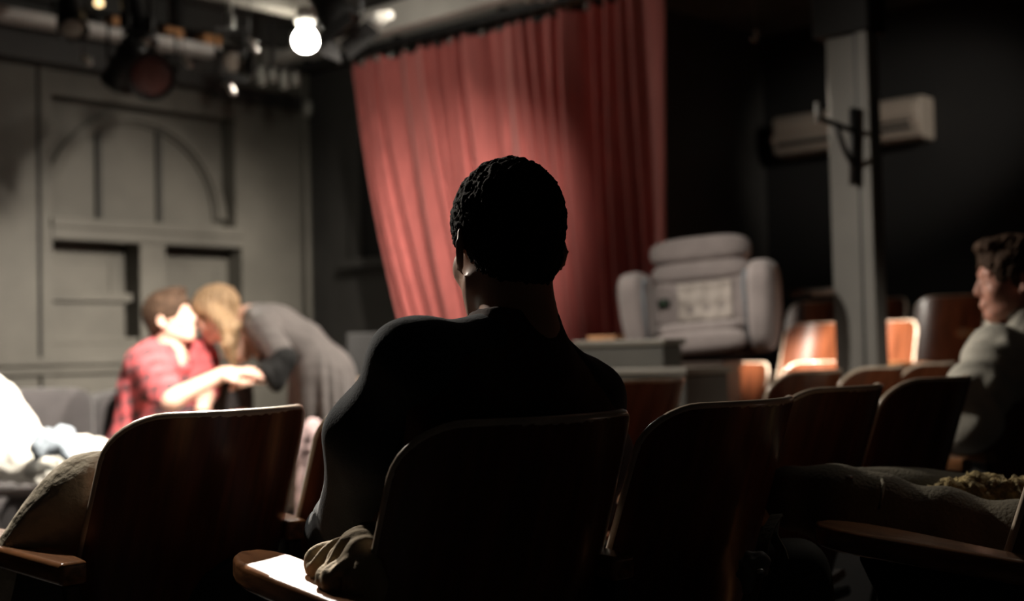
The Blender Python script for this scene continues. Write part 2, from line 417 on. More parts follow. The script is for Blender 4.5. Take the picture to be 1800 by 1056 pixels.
# spandrel board around the arch
bm = bmesh.new(); n = 40; pr = []
for i in range(n+1):
    t = math.pi*i/n; x = ca-math.cos(t)*(rad-.01); z = zc+math.sin(t)*.6; pr.append((x, z))
fr = [bm.verts.new((x, BW+.132, z)) for x, z in pr]; tp = [bm.verts.new((x, BW+.132, zt)) for x, z in pr]
for i in range(n): bm.faces.new((fr[i], fr[i+1], tp[i+1], tp[i]))
obj('spandrel_board', bm, wall_m, wn, smooth=False, solid=.02)
for a in (3.885, 4.285): obj('mullion', box(a-.016, a+.016, BW+.11, BW+.16, zb, zt-.06), mat('mullion_paint', (.05, .048, .042), .7), wn, smooth=False, bevel=.004)
obj('window_panel', box(aL, aR, BW+.145, BW+.158, zb, zt), wall_m, wn, smooth=False)
obj('sill', box(aL-.01, 4.8, BW-.032, BW+.02, zb-.06, zb-.005), wall_m, wn, smooth=False, bevel=.008)
for (x0, x1) in lo:
    obj('sash_rail', box(x0, x1-.02, BW+.05, BW+.14, 1.265, 1.315), wall_m, wn, smooth=False, bevel=.006)
    obj('sash_stile', box(x1-.14, x1-.10, BW+.09, BW+.15, 1.315, lz1-.12), wall_m, wn, smooth=False, bevel=.006)
    obj('sash_panel', box(x0, x1-.1, BW+.1, BW+.155, 1.315, lz1-.12), wall_m, wn, smooth=False, bevel=.006)
    obj('sash_panel', box(x0, x1-.06, BW+.08, BW+.155, lz0, 1.265), wall_m, wn, smooth=False, bevel=.006)
    obj('bottom_rail', box(x0, x1, BW+.02, BW+.14, lz0, lz0+.035), wall_m, wn, smooth=False, bevel=.006)
# chair rail and mouldings
struct('trim_1', bx(box(-3, 5.33, BW-.055, BW, .905, .95), -3, 5.33, BW-.03, BW, .855, .905), wall_m, bevel=.006)
struct('trim_2', box(3.44, 3.455, BW-.004, BW+.1, .95, HC), black_m)
struct('trim_3', bx(box(4.58, 5.34, BW-.05, BW, 2.53, 2.62), 4.56, 4.62, BW-.05, BW, 2.62, 2.8), dark_m, bevel=.005)
struct('trim_4', box(-3, 4.56, BW-.14, BW, 2.56, 3.0), dark_m, bevel=.01)
struct('baseboard_back', box(-3, 5.33, BW-.025, BW, 0, .14), wall_m, bevel=.005)
# wall B stub and the far wall
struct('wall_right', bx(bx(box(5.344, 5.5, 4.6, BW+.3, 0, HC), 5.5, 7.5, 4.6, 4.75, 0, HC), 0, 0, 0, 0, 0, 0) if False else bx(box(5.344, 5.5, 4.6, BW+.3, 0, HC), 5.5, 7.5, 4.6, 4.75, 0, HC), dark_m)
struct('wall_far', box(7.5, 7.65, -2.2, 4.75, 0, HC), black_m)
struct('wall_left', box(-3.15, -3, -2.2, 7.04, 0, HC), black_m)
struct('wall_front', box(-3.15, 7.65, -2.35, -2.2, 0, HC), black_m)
# dark window frame on wall B
w2 = empty('window_2', (0, 0, 0), ROOMROT); w2['kind'] = 'structure'
obj('window_frame', bx(bx(box(5.30, 5.344, 6.2, 6.3, 1.5, 2.47), 5.30, 5.344, 5.4, 6.3, 2.42, 2.5), 5.26, 5.344, 5.4, 6.36, 1.47, 1.53), dark_m, w2, smooth=False, bevel=.006)
obj('window_panel', box(5.33, 5.343, 5.4, 6.2, 1.53, 2.42), black_m, w2, smooth=False)
# soffit above the curtain track, joists
struct('trim_5', box(4.98, 5.34, 1.9, 6.74, 2.8, 2.96), soffit_m, bevel=.01)
struct('trim_6', box(2.3, 4.2, 5.26, 5.36, 2.69, 3.0), mat('joist_paint', (.16, .15, .13), .6), bevel=.01)
struct('trim_7', box(-1, 5.3, 6.45, 6.55, 2.86, 3.0), dark_m, bevel=.01)
struct('post_shade_block', box(4.87, 5.03, 2.48, 2.74, 2.22, 3.0), black_m, bevel=.01)  # black block added over the post, standing for the light's upper cutoff

def roomthing(name, **k): return empty(name, (0, 0, 0), ROOMROT, **k)
def re_base(o, a, b, z):
    """move a room-frame empty's origin to (a,b,z) keeping children in place"""
    o.location = W(a, b, z)
    for c in o.children: c.location = Vector(c.location)-Vector((a, b, z))

# conduit in the corner
t = roomthing('conduit_pipe', label='thin vertical grey conduit pipe in the corner where the panelled wall ends', cat='pipe')
obj('pipe', tube(bmesh.new(), [(5.25, 6.66, 0), (5.25, 6.66, 1.5), (5.25, 6.66, 2.8)], .017), wall_m, t)
obj('fitting', tube(bmesh.new(), [(5.24, 6.63, 2.48), (5.25, 6.64, 2.56), (5.27, 6.66, 2.62)], [.03, .036, .022]), mat('galvanised', (.3, .3, .27), .5, metal=.4), t)
re_base(t, 5.25, 6.66, 0)

# batten shelf high on the back wall with pine blocks
t = roomthing('lighting_batten', label='long pale wooden batten running high along the panelled back wall behind the stage lamps', cat='batten')
obj('board', box(0, 4.36, 6.3, 6.44, 2.69, 2.745), mat('pale_board', (.62, .6, .58), .6, var=.1), t, smooth=False, bevel=.004)
for a in (1.6, 2.9, 4.1): obj('hanger', box(a, a+.03, 6.35, 6.39, 2.745, 3.0), iron_m, t, smooth=False)
re_base(t, 2, 6.37, 2.69)
for px, lab in ((207, 'left of the three orange pine blocks on the pale batten'), (300, 'middle of the three orange pine blocks on the pale batten'), (366, 'right of the three orange pine blocks on the pale batten')):
    a, z = AZ(px, 60, 6.37); o = obj('wood_block', box(-.06, .06, -.05, .05, 0, .06), orange_m, smooth=False, bevel=.005, loc=W(a, 6.37, 2.747), rz=ROOMROT); tag(o, lab, 'block', 'pine blocks on the batten')

# bare bulb
bz = P(537, 68, 6.55); 
t = empty('ceiling_bulb', (bz[0], bz[1], 0), label='glowing bare bulb in a white lampholder under the ceiling joist', cat='light bulb')
t.location.z = bz[2]
obj('bulb', lathe(bmesh.new(), [(.002, -.066), (.03, -.062), (.052, -.045), (.062, -.018), (.06, .006), (.046, .032), (.03, .05), (.026, .062)], 28), bulb_m, t)
obj('lampholder', lathe(bmesh.new(), [(.028, .06), (.036, .064), (.05, .085), (.055, .11), (.045, .14), (.04, .158)], 28), porc_m, t)

# warm pilot lamp
q = P(174, 2, 6.6)
t = empty('pilot_lamp', Vector(q), label='small warm-glowing lamp at the top edge of the photo, left of the hanging stage lamps', cat='lamp')
obj('bulb', lathe(bmesh.new(), [(.004, -.03), (.02, -.024), (.024, -.01), (.016, .01), (.012, .02)], 16), warm_m, t)
obj('socket', tube(bmesh.new(), [(0, 0, .02), (0, 0, .08), (0, 0, .42)], [.014, .014, .006]), iron_m, t)

# strip of conduit lit by the bulb, and small thing right
q1, q2 = P(592, 52, 6.3), P(686, 30, 6.0); q1[2] = q2[2] = (q1[2]+q2[2])/2
t = empty('ceiling_conduit', Vector(q1), label='short pale conduit tube under the ceiling just right of the glowing bulb', cat='pipe')
obj('pipe', tube(bmesh.new(), [(0, 0, 0), Vector(q2-q1)], .022), mat('pale_metal', (.55, .54, .5), .4), t)
obj('coupling', tube(bmesh.new(), [Vector(q2-q1)*.72, Vector(q2-q1)*.84], .03), mat('pale_metal', (.55, .54, .5), .4), t)
obj('hanger', tube(bmesh.new(), [Vector(q2-q1)*.5, Vector(q2-q1)*.5+Vector((0, 0, 3.0-q1[2]))], .006), iron_m, t)
pg = P(1328, 64, 6.2)
t = empty('ceiling_hook', Vector(pg), label='tiny dim grey hook hanging alone in the dark above the recliner', cat='hook')
obj('hook', tube(bmesh.new(), [(0, 0, .03), (.01, 0, 0), (0, 0, -.02), (-.02, 0, -.01)], .008), steel_m, t)
obj('rod', tube(bmesh.new(), [(0, 0, .03), (0, 0, 3.0-pg[2])], .004), iron_m, t)

# stage lamps
def stage_lamp(loc, aim, r, L, lab, lensmat, doors=False, group='stage lamps hanging over the stage', top=HC):
    t = empty('stage_lamp', Vector(loc), label=lab, cat='stage light', group=group)
    f = Vector(aim).normalized(); Q = f.to_track_quat('Z', 'Y').to_matrix().to_4x4()
    obj('housing', lathe(bmesh.new(), [(r*.45, -L*.55), (r*.75, -L*.5), (r*.8, -L*.1), (r*.92, 0), (r, L*.3), (r*1.06, L*.45), (r*1.06, L*.5), (r*.9, L*.5), (r*.88, L*.4)], 28, Q), grip_m, t)
    obj('lens', lathe(bmesh.new(), [(r*.9, L*.4), (r*.8, L*.455), (r*.4, L*.48), (.001, L*.485)], 28, Q), lensmat, t)
    s = f.cross(Vector((0, 0, 1))).normalized()
    hgt = r+.09
    obj('yoke', tube(bmesh.new(), [s*r*1.0, s*r*1.15+Vector((0, 0, .02)), s*r*1.1+Vector((0, 0, hgt)), -s*r*1.1+Vector((0, 0, hgt)), -s*r*1.15+Vector((0, 0, .02)), -s*r*1.0], .010, 8), grip_m, t)
    obj('clamp', bx(box(-.022, .022, -.03, .03, hgt, hgt+.07), -.012, .012, -.012, .012, hgt+.07, top-loc[2]), steel_m if r < .07 else iron_m, t, smooth=False, bevel=.004)
    if doors:
        for k in range(4):
            a = k*math.pi/2; b = bmesh.new()
            vs = [b.verts.new(v) for v in ((-r*.9, r, L*.5), (r*.9, r, L*.5), (r*1.1, r*1.45, L*.5+r*.9), (-r*1.1, r*1.45, L*.5+r*.9))]; b.faces.new(vs)
            bmesh.ops.transform(b, matrix=Q @ Matrix.Rotation(a, 4, 'Z'), verts=b.verts)
            obj('barn_door', b, grip_m, t, smooth=False, solid=.004)
    return t
stage_lamp(P(124, 30, 6.5), (.3, -.5, -.8), .075, .2, 'black stage lamp nearest the left edge of the photo, hanging at the top', lens_m)
stage_lamp(P(222, 112, 6.3), (-.4, .4, -.6), .085, .24, 'black round stage lamp hanging lowest, beside the one with the dark red face', lens_m)
stage_lamp(P(264, 130, 6.2), (.25, -.75, -.25), .11, .2, 'big stage lamp with a dark red face turned to the seats, above the arched panel', gel_m)
stage_lamp(P(240, 40, 6.4), (.3, -.2, -.9), .07, .26, 'tall narrow black stage lamp straight above the dark red one', lens_m)
stage_lamp(P(405, 105, 6.4), (.3, -.8, -.3), .062, .2, 'stage lamp with a visible pale round lens, between the pale batten and the bulb', lens_m, True)
stage_lamp(P(582, 14, 5.9), (.5, -.2, -.85), .09, .22, 'black stage lamp immediately right of the glowing bulb at the top edge', lens_m, True)
# shiny clamps / connectors hanging near the corner
for i, (px, py, ln, lab) in enumerate(((402, 148, .07, 'shiny steel clip hanging lowest below the lamp with the pale lens'), (326, 104, .05, 'dull steel clamp hanging under the pale batten between two pine blocks'),
        (150, 105, .03, 'small steel clamp glinting left of the dark red stage lamp'), (276, 92, .03, 'small steel clamp on top of the dark red stage lamp'), (442, 78, .05, 'slanted steel clamp beside the lamp with the pale lens'))):
    q = P(px, py, 6.35)
    t = empty('steel_clamp', Vector(q), label=lab, cat='clamp', group='steel clamps on the lighting rig')
    obj('jaw', tube(bmesh.new(), [(-.012, 0, ln*.6), (.0, 0, 0), (.02, 0, -ln*.6), (.03, 0, -ln*.75)], [.009, .014, .016, .01]), mat('shiny_steel', (.75, .7, .66), .28, metal=.8), t)
    obj('bolt', tube(bmesh.new(), [(-.03, 0, 0), (.03, 0, .01)], .006), steel_m, t)
    obj('safety_cable', tube(bmesh.new(), [(-.012, 0, ln*.6), (-.01, .0, ln*.6+.1), (0, .02, 3.0-q[2])], .003, 6), iron_m, t)
q = P(478, 138, 7.4)
t = empty('cable_box', Vector(q), label='cluster of small grey connector boxes on a bar in the corner below the bulb', cat='connector box')
t.rotation_euler = (0, 0, ROOMROT)
obj('bar', bx(box(-.2, .2, -.015, .015, .04, .07), -.01, .01, -.01, .01, .07, 3.0-q[2]), iron_m, t, smooth=False)
for i in range(5): obj('connector', tube(bmesh.new(), [(-.16+i*.08, 0, .06), (-.15+i*.08, 0, -.02-.03*(i % 2))], .024, 10), mat('connector_grey', (.2, .2, .18), .5), t)

# ------------------------------------------------------------------ curtain and its track
CA = 5.1
t = roomthing('curtain_track', label='dark curtain track with hooks running above the red curtain', cat='curtain track')
obj('rail', box(CA-.03, CA+.03, 1.9, 6.7, 2.735, 2.775), iron_m, t, smooth=False, bevel=.004)
for b in np.arange(2.2, 6.7, .85): obj('bracket', box(CA-.02, CA+.02, b-.015, b+.015, 2.775, 2.81), iron_m, t, smooth=False)
re_base(t, CA, 4.2, 2.73)
bR, NB = 3.66, 21
def left_edge(z):
    k = np.clip((2.66-z)/1.6, 0, 1.7); return 6.0-.12*k-.33*k**1.6
nu, nz = 420, 46
us = np.linspace(0, 1, nu); zs = np.linspace(.02, 2.70, nz)
ph = np.cumsum(1+.45*np.sin(us*23)+.35*np.sin(us*61+2)); ph = ph/ph[-1]*NB*2*math.pi
amp = .046*(1+.55*np.sin(us*17+1))
bm = bmesh.new(); grid = []
for z in zs:
    l = left_edge(z); row = []
    for j in range(nu):
        b = l+(bR-l)*us[j]
        tt = (2.7-z)/2.7
        y = amp[j]*(.55+.75*tt)*math.sin(ph[j]+.5*math.sin(3*tt+us[j]*9)) + .02*math.sin(us[j]*40+tt*4)
        zz = z
        if z > 2.6: zz = z-.035*(.5+.5*math.cos(ph[j]*1.0))*(z-2.6)/.1
        row.append(bm.verts.new((CA-.02+y, b, zz)))
    grid.append(row)
for r0, r1 in zip(grid, grid[1:]):
    for j in range(nu-1): bm.faces.new((r0[j], r0[j+1], r1[j+1], r1[j]))
cu = obj('stage_curtain', bm, curt_m, solid=.004, rz=ROOMROT)
cu.data.transform(Matrix.Translation((-CA, -4.6, 0))); cu.location = W(CA, 4.6, 0)
tag(cu, 'tall red pleated stage curtain hanging behind the stage, gathered at its left edge', 'curtain')
ho = bmesh.new()
hk = obj('curtain_hook', tube(bmesh.new(), [(0, 0, .05), (.0, 0, 0), (.0, .012, -.02), (0, 0, -.04)], .005, 6), steel_m, loc=W(CA, 5.9, 2.70), rz=ROOMROT)
tag(hk, 'small steel hook holding the red curtain on its track', 'hook', 'hooks along the curtain track')
for i in range(1, 21):
    c = hk.copy(); COL.objects.link(c); c.location = W(CA, 5.9-i*.125, 2.70)
# white connectors / hooks right part of track
for i, px in enumerate((934, 956, 976, 997, 1026, 1058, 1089, 1115, 1150, 1180)):
    b, z = BZ(px, 25, 4.96)
    o = obj('white_cord_end', lathe(bmesh.new(), [(.012, -.05), (.02, -.04), (.022, .02), (.01, .06), (.006, .1)], 12), mat('cream_cord', (.5, .47, .4), .5), loc=W(4.95, b, 2.78-.01*(i % 3)), rz=ROOMROT)
    tag(o, 'short cream cord end dangling from the soffit above the dark end of the curtain', 'cord', 'cream cord ends along the soffit')

# ------------------------------------------------------------------ post with bracket
pa = 4.9; b0, _ = BZ(1461, 400, pa); b1, _ = BZ(1537, 400, pa)
t = roomthing('support_post', label='square grey painted post standing among the seats at right', cat='post')
obj('shaft', box(pa, pa+.09, b1, b0, 0, 2.22), post_m, t, smooth=False, bevel=.006)
gb, _ = BZ(1516, 400, pa)
obj('cover_strip', box(pa-.012, pa, b1, gb-.004, 0, 2.22), post_m, t, smooth=False, bevel=.003)
obj('joint_strip', box(pa-.004, pa, gb-.004, gb+.012, 0, 2.22), iron_m, t, smooth=False)
re_base(t, pa+.08, (b0+b1)/2, 0)
t = empty('pipe_bracket', (0, 0, 0), label='black iron bracket with a short upright arm bolted on the grey post', cat='bracket')
YB = float((4.9-C0@uA)/(ray(1500, 258)@uA))-.03
def bp(px, py, y=YB): return Vector(P(px, py, y))
obj('plate', tube(bmesh.new(), [bp(1500, 190), bp(1500, 325)], .018, 8), grip_m, t)
obj('upper_arm', tube(bmesh.new(), [bp(1440, 208, YB-.18), bp(1500, 230), bp(1545, 258, YB+.12)], .0125, 8), grip_m, t)
obj('lower_arm', tube(bmesh.new(), [bp(1500, 286), bp(1545, 297, YB+.12)], .012, 8), grip_m, t)
obj('brace', tube(bmesh.new(), [bp(1470, 222, YB-.11), bp(1486, 265, YB-.06), bp(1500, 292)], .012, 8), grip_m, t)
obj('upright', tube(bmesh.new(), [bp(1437, 180, YB-.18), bp(1439, 215, YB-.18)], .014, 10), mat('grey_pipe', (.2, .2, .19), .4), t)
obj('bolt', tube(bmesh.new(), [bp(1505, 243, YB), bp(1512, 243, YB+.05)], .01, 8), grip_m, t)
base = bp(1500, 258)
for c in t.children: c.data.transform(Matrix.Translation(-base))
t.location = base

# air conditioner on the far wall
cA = 7.5
bl, z1 = BZ(1354, 205, cA-.2); br, z2 = BZ(1616, 165, cA-.2); zlo = BZ(1365, 275, cA-.2)[1]
t = roomthing('air_conditioner', label='cream wall-mounted air conditioner high on the dark far wall, partly behind the post', cat='air conditioner')
ztop = (z1+z2)/2
prof = [(cA, ztop), (cA-.16, ztop), (cA-.2, ztop-.04), (cA-.21, zlo+.10), (cA-.17, zlo+.015), (cA-.12, zlo), (cA, zlo)]
bm = bmesh.new(); prism(bm, prof, br, bl, 'y'); obj('casing', bm, ac_m, t, smooth=False, bevel=.015, seg=3)
obj('louvre', box(cA-.205, cA-.19, br+.06, bl-.05, zlo+.06, zlo+.085), dark_m, t, smooth=False)
obj('front_panel', box(cA-.222, cA-.205, br+.03, bl-.03, zlo+.13, ztop-.04), ac_m, t, smooth=False, bevel=.008)
obj('vent_slot', box(cA-.224, cA-.2, br+.06, bl-.6, zlo+.1, zlo+.115), dark_m, t, smooth=False)
re_base(t, cA-.1, (bl+br)/2, zlo)

# ------------------------------------------------------------------ low partitions
aC = 3.62
def part_box(name, a0, pxl, pxr, pyc, depth, mt, lab, cat='low wall', right_px=None, cap=True):
    bR_, z = BZ(pxr, pyc, a0); bL_, _ = BZ(pxl, pyc, a0)
    a1 = a0+depth
    if right_px: 
        q = onp(right_px, pyc, vA, bR_); a1 = q@uA
    t = roomthing(name, label=lab, cat=cat)
    obj('body', box(a0, a1, bR_, bL_, 0, z-.02), mt, t, smooth=False, bevel=.006)
    obj('top_cap', box(a0-.012, a1+.012, bR_-.012, bL_+.01, z-.02, z+.004), mat('lit_edge_paint', (.13, .12, .098), .5), t, smooth=False, bevel=.004)  # paler than the body: light along the top edge is put into its colour
    re_base(t, (a0+a1)/2, (bL_+bR_)/2, 0); return z, a1, bR_, bL_
part_box('low_partition', aC, 1080, 1206, 649, .3, box_m, 'nearer grey-green low partition with a lit top edge, in front of the recliner', right_px=1280)
z1_, a1_, b1_, b2_ = part_box('low_partition', 4.02, 1012, 1166, 597, .12, box_m, 'farther and taller grey-green low partition beside the curtain hem, left of the recliner')
q = BZ(1035, 592, 4.05); q2 = BZ(1084, 592, 4.05)
o = obj('pine_strip', box(-.03, .03, q2[0]-q[0], 0, 0, .018), orange_m, smooth=False, bevel=.003, loc=W(4.07, q[0], z1_+.005), rz=ROOMROT); tag(o, 'orange wooden strip lying on the farther low partition under the curtain', 'wood strip')

# ------------------------------------------------------------------ small stand left of the seated man
q = P(657, 664, 6.6)
t = empty('side_table', (q[0], q[1], 0), ROOMROT, label='small dark side table with a pale wooden top in the shadow behind the actress', cat='table')
obj('table_top', box(-.16, .16, -.16, .16, q[2]-.03, q[2]), mat('pale_wood', (.4, .26, .15), .5, var=.2), t, smooth=False, bevel=.004)
for sx in (-1, 1):
    for sy in (-1, 1): obj('leg', box(sx*.12-.015, sx*.12+.015, sy*.12-.015, sy*.12+.015, 0, q[2]-.03), dark_m, t, smooth=False)
obj('shelf', box(-.13, .13, -.13, .13, q[2]-.2, q[2]-.18), dark_m, t, smooth=False)
q = P(672, 610, 7.2)
t = empty('music_stand', (q[0], q[1], 0), .3, label='black music stand in the dark corner left of the curtain', cat='stand')
obj('desk', box(-.2, .2, -.01, .01, q[2]-.2, q[2]+.08), grip_m, t, smooth=False, bevel=.004)
obj('pole', tube(bmesh.new(), [(0, .02, .1), (0, .02, q[2]-.05)], .012), grip_m, t)
for k in range(3): obj('leg', tube(bmesh.new(), [(0, .02, .25), (.25*math.cos(k*2.1), .02+.25*math.sin(k*2.1), .01)], .009), grip_m, t)
obj('wing_nut', tube(bmesh.new(), [(.02, 0, q[2]-.0), (.02, -.03, q[2]-.0)], .014), steel_m, t)

# ================================================================== THEATRE SEATS
BWd, BTOP, BREC, BCR, BCUR = .207, .845, math.tan(R_(17.75)), .066, 2.2
def make_chair():
    t = empty('theatre_seat', (0, 0, 0))
    # backrest
    bm = bmesh.new(); zs = list(np.linspace(.44, BTOP-BCR, 9)); zs += [BTOP-BCR+BCR*math.sin(a) for a in np.linspace(0, math.pi/2, 9)[1:]]
    rows = []
    nx = 22
    for z in zs:
        hw = BWd*(1+.115*(.845-z))
        if z > BTOP-BCR: hw -= BCR*(1-math.sqrt(max(0, 1-((z-(BTOP-BCR))/BCR)**2)))
        if z < .47: hw -= .02
        rows.append([bm.verts.new((x, BCUR*x*x-BREC*(z-.45)-.02*0, z+.002*(1-(x/hw)**2)*(z > .8))) for x in np.linspace(-hw, hw, nx)])
    for a, b in zip(rows, rows[1:]):
        for j in range(nx-1): bm.faces.new((a[j], a[j+1], b[j+1], b[j]))
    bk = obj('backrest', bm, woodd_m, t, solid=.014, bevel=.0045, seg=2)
    pts = []
    def hwz(z):
        hw = BWd*(1+.115*(.845-z))
        if z > BTOP-BCR: hw -= BCR*(1-math.sqrt(max(0, 1-((z-(BTOP-BCR))/BCR)**2)))
        return hw-(.02 if z < .47 else 0)
    left = [(-hwz(z), z) for z in zs]; top = [(x, BTOP) for x in np.linspace(-hwz(zs[-1]), hwz(zs[-1]), 14)[1:-1]]
    pts = [Vector((x, BCUR*x*x-BREC*(z-.45), z)) for x, z in left+top+[(-x, z) for x, z in left[::-1]]]
    obj('edge_band', tube(bmesh.new(), pts, .0072, 8), edge_m, t)
    # seat
    bm = bmesh.new(); rows = []
    for j, y in enumerate(np.linspace(.03, .44, 14)):
        hw = .205*(1-.25*max(0, (y-.34)/.1)**2)
        rows.append([bm.verts.new((x, y, .425+.012*math.cos((y-.2)*7)*0+.03*(x/.2)**2*.5-.02*(1-((y-.25)/.25)**2) - .03*max(0, (y-.38)/.06)**2)) for x in np.linspace(-hw, hw, 12)])
    for a, b in zip(rows, rows[1:]):
        for i in range(11): bm.faces.new((a[i], a[i+1], b[i+1], b[i]))
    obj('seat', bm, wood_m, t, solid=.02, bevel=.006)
    obj('seat_hinge', tube(bmesh.new(), [(-.24, .05, .39), (.24, .05, .39)], .014, 8), iron_m, t)
    for s in (-1, 1): obj('back_bracket', box(s*.228-.018, s*.228+.018, .02, .05, .5, .56), steel_m, t, smooth=False, bevel=.003)
    side_unit(t, -1)
    return t
def side_unit(t, s):
    x = s*.272
    M = Matrix.Translation((x, -.02, 0)) @ Matrix.Rotation(R_(-10), 4, 'Z')
    prof = [(-.05, 0), (.33, 0), (.33, .03), (.24, .06), (.2, .2), (.22, .38), (.26, .55), (.29, .6), (.29, .609), (.0, .598), (-.02, .45), (.03, .25), (.0, .06), (-.05, .03)]
    bm = prism(bmesh.new(), prof, -.014, .014); bmesh.ops.transform(bm, matrix=M, verts=bm.verts)
    obj('side_frame', bm, iron_m, t, smooth=False, bevel=.004)
    bm = bmesh.new()
    pts = []
    for y, hw in ((-.01, .022), (.04, .027), (.12, .034), (.2, .042), (.27, .0465), (.31, .044), (.35, .034), (.37, .021), (.378, .009)): pts.append((y, hw))
    poly = [(hw, y) for y, hw in pts]+[(-hw, y) for y, hw in pts[::-1]]
    def zz(y): return .634+.05*y
    A = [bm.verts.new((px, y, zz(y)-.036)) for px, y in poly]; B = [bm.verts.new((px, y, zz(y))) for px, y in poly]
    n = len(poly); k = len(pts)
    for i in range(n): bm.faces.new((A[i], A[(i+1) % n], B[(i+1) % n], B[i]))
    for i in range(k-1):
        bm.faces.new((A[i], A[n-1-i], A[n-2-i], A[i+1])); bm.faces.new((B[i], B[i+1], B[n-2-i], B[n-1-i]))
    bmesh.ops.transform(bm, matrix=M, verts=bm.verts)
    obj('armrest', bm, arm_m, t, bevel=.009, seg=3)
CHAIR0 = make_chair(); used0 = [False]
def chair(X, Y, yaw, lab, group, z=0, right_arm=False, sc=1.0, deg=True):
    c = CHAIR0 if not used0[0] else copy_tree(CHAIR0); 
    if not used0[0]:
        used0[0] = True
    c.location = (X, Y, z); c.rotation_euler = (0, 0, R_(yaw) if deg else yaw); c.scale = (sc, 1, 1)
    if not right_arm and 'x' in c: del c['x']
    tag(c, lab, 'theatre seat', group)
    CH.append((c, right_arm)); return c
CH = []
gM, gF, gS = 'theatre seats in the near row', 'theatre seats in the second row', 'theatre seats on the risers at right'
chair(-.009, 1.795, 41.8, 'dark theatre seat in the foreground holding the man in the two-tone shirt', gM)
chair(.310, 2.13, 50, 'dark theatre seat back just right of the man in the two-tone shirt', gM)
chair(.612, 2.66, 51.5, 'dark theatre seat back, third of the near row counting from the seated man', gM)
chair(.961, 3.135, 49.5, 'dark theatre seat back directly left of the man in the pale shirt', gM, right_arm=True)
chair(1.46, 3.77, 49, 'theatre seat at the right edge holding the man in the pale shirt', gM, right_arm=True)
chair(-.53, 2.20, 53.5, 'theatre seat at left holding the khaki cushion, its wooden armrest lit', gF)
chair(-.242, 2.609, 48, 'theatre seat mostly hidden behind the left arm of the man in the two-tone shirt', gF)
chair(.315, 3.56, 49, 'brown theatre seat back in front of the near low partition, second row', gF)
chair(.91, 4.17, 50, 'reddish brown theatre seat back left of the grey post foot, second row', gF)
chair(1.228, 4.557, 50, 'reddish brown theatre seat back in front of the grey post, second row', gF)
chair(1.569, 5.025, 49.7, 'reddish brown seat back farthest along the second row', gF, right_arm=True)
def Sch(a, b, z, lab, sc=1.0):
    # faces the stage (towards -a)
    q = W(a, b, z); return chair(q.x, q.y, ROOMROT+math.pi/2, lab, gS, z=z, sc=sc, deg=False)
def bs(px, a, py=600): return BZ(px, py, a)[0]
s1 = bs(1358, 5.15)
Sch(5.15, s1+.235, 0, 'brightly lit orange seat under the right arm of the grey recliner, lowest riser row', .95)
Sch(5.15, s1-.235, 0, 'brightly lit orange seat just left of the grey post foot, lowest riser row', .95)
m0, m1 = bs(1383, 6.15), bs(1622, 6.15)
struct('trim_9', box(5.62, 7.5, -1, 4.55, 0, .19), floor_m, bevel=.005)
struct('trim_10', box(6.48, 7.5, -1, 4.55, .19, .335), floor_m, bevel=.005)
Sch(6.1, m0-.2, .19, 'seat with a diagonal patch of bright light, left of the grey post, middle riser row', .9)
Sch(6.1, m1+.2, .19, 'orange seat with a narrow bright glare streak, right of the grey post, middle riser row', .9)
l0, l1_, l2_ = bs(1382, 6.95), bs(1597, 6.95), bs(1605, 6.95)
Sch(6.95, l0-.2, .335, 'dim brown seat in the top riser row left of the grey post', .9)
Sch(6.95, l1_+.2, .335, 'dim brown seat in the top riser row immediately right of the grey post', .9)
Sch(6.95, l2_-.22, .335, 'wide dim brown top-row seat beside the face of the man in the pale shirt', .97)
# near-right seat (its armrests)
NX, NY = .885, 2.0
chair(NX, NY, 46, 'nearest theatre seat, bottom right corner, under the olive jacket', 'theatre seats in the nearest row', right_arm=True)
# add right-hand arms where a seat ends its row
for c, ra in CH:
    if ra:
        side_unit(c, 1)

# railing on the riser
t = roomthing('hand_rail', label='short grey rail standing on the riser left of the post, above the lit seats', cat='rail')
bA, zA = BZ(1390, 518, 6.35); bB, zB = BZ(1462, 510, 6.35)
obj('bar', tube(bmesh.new(), [(6.35, bA, (zA+zB)/2), (6.35, bB-.1, (zA+zB)/2)], .02), mat('rail_paint', (.22, .21, .19), .5), t)
for b in (bA-.06, bB-.05): obj('leg', tube(bmesh.new(), [(6.35, b, .19), (6.35, b, (zA+zB)/2)], .014), iron_m, t)
re_base(t, 6.35, bA, .19)

# ------------------------------------------------------------------ recliner on its block
q = P(1226, 636, 5.45); RZ = math.atan2(.33, -.94)
t = empty('recliner_plinth', (q[0], q[1], 0), RZ, label='dark brown block carrying the grey recliner behind the near low partition', cat='plinth')
obj('body', box(-.11, .3, -.42, .04, 0, q[2]-.03), mat('dark_brown_paint', (.05, .03, .022), .6), t, smooth=False, bevel=.006)
obj('top_board', box(-.12, .32, -.43, .05, q[2]-.03, q[2]-.001), mat('dark_brown_paint', (.05, .03, .022), .6), t, smooth=False, bevel=.004)
t = empty('recliner', (q[0]+.01, q[1], q[2]+.012), RZ, label='mauve-grey padded recliner armchair raised on a block before the curtain', cat='armchair')
t.rotation_euler = (0, R_(3.6), RZ); rec_rot = t.rotation_euler.copy()
tilt = Matrix.Rotation(R_(10), 3, 'X')
def cu_(name, c, s, mt=rec_m, n=4.5, rot=None, cuts=9, fn=None): return obj(name, cushion(bmesh.new(), c, s, n, cuts, rot, fn), mt, t)
cu_('base', (0, -.18, .03), (.25, .16, .03), mat('dark_brown_fabric', (.06, .035, .025), .9))
cu_('foot_rest', (0, -.02, .072), (.208, .05, .048), n=3.2)
cu_('seat_cushion', (0, -.12, .13), (.208, .12, .03), n=3.6)
cu_('backrest', (0, -.2, .245), (.213, .06, .125), rot=tilt, n=6)
cu_('head_rest', (0, -.225, .47), (.222, .075, .062), rot=tilt, n=3.4)
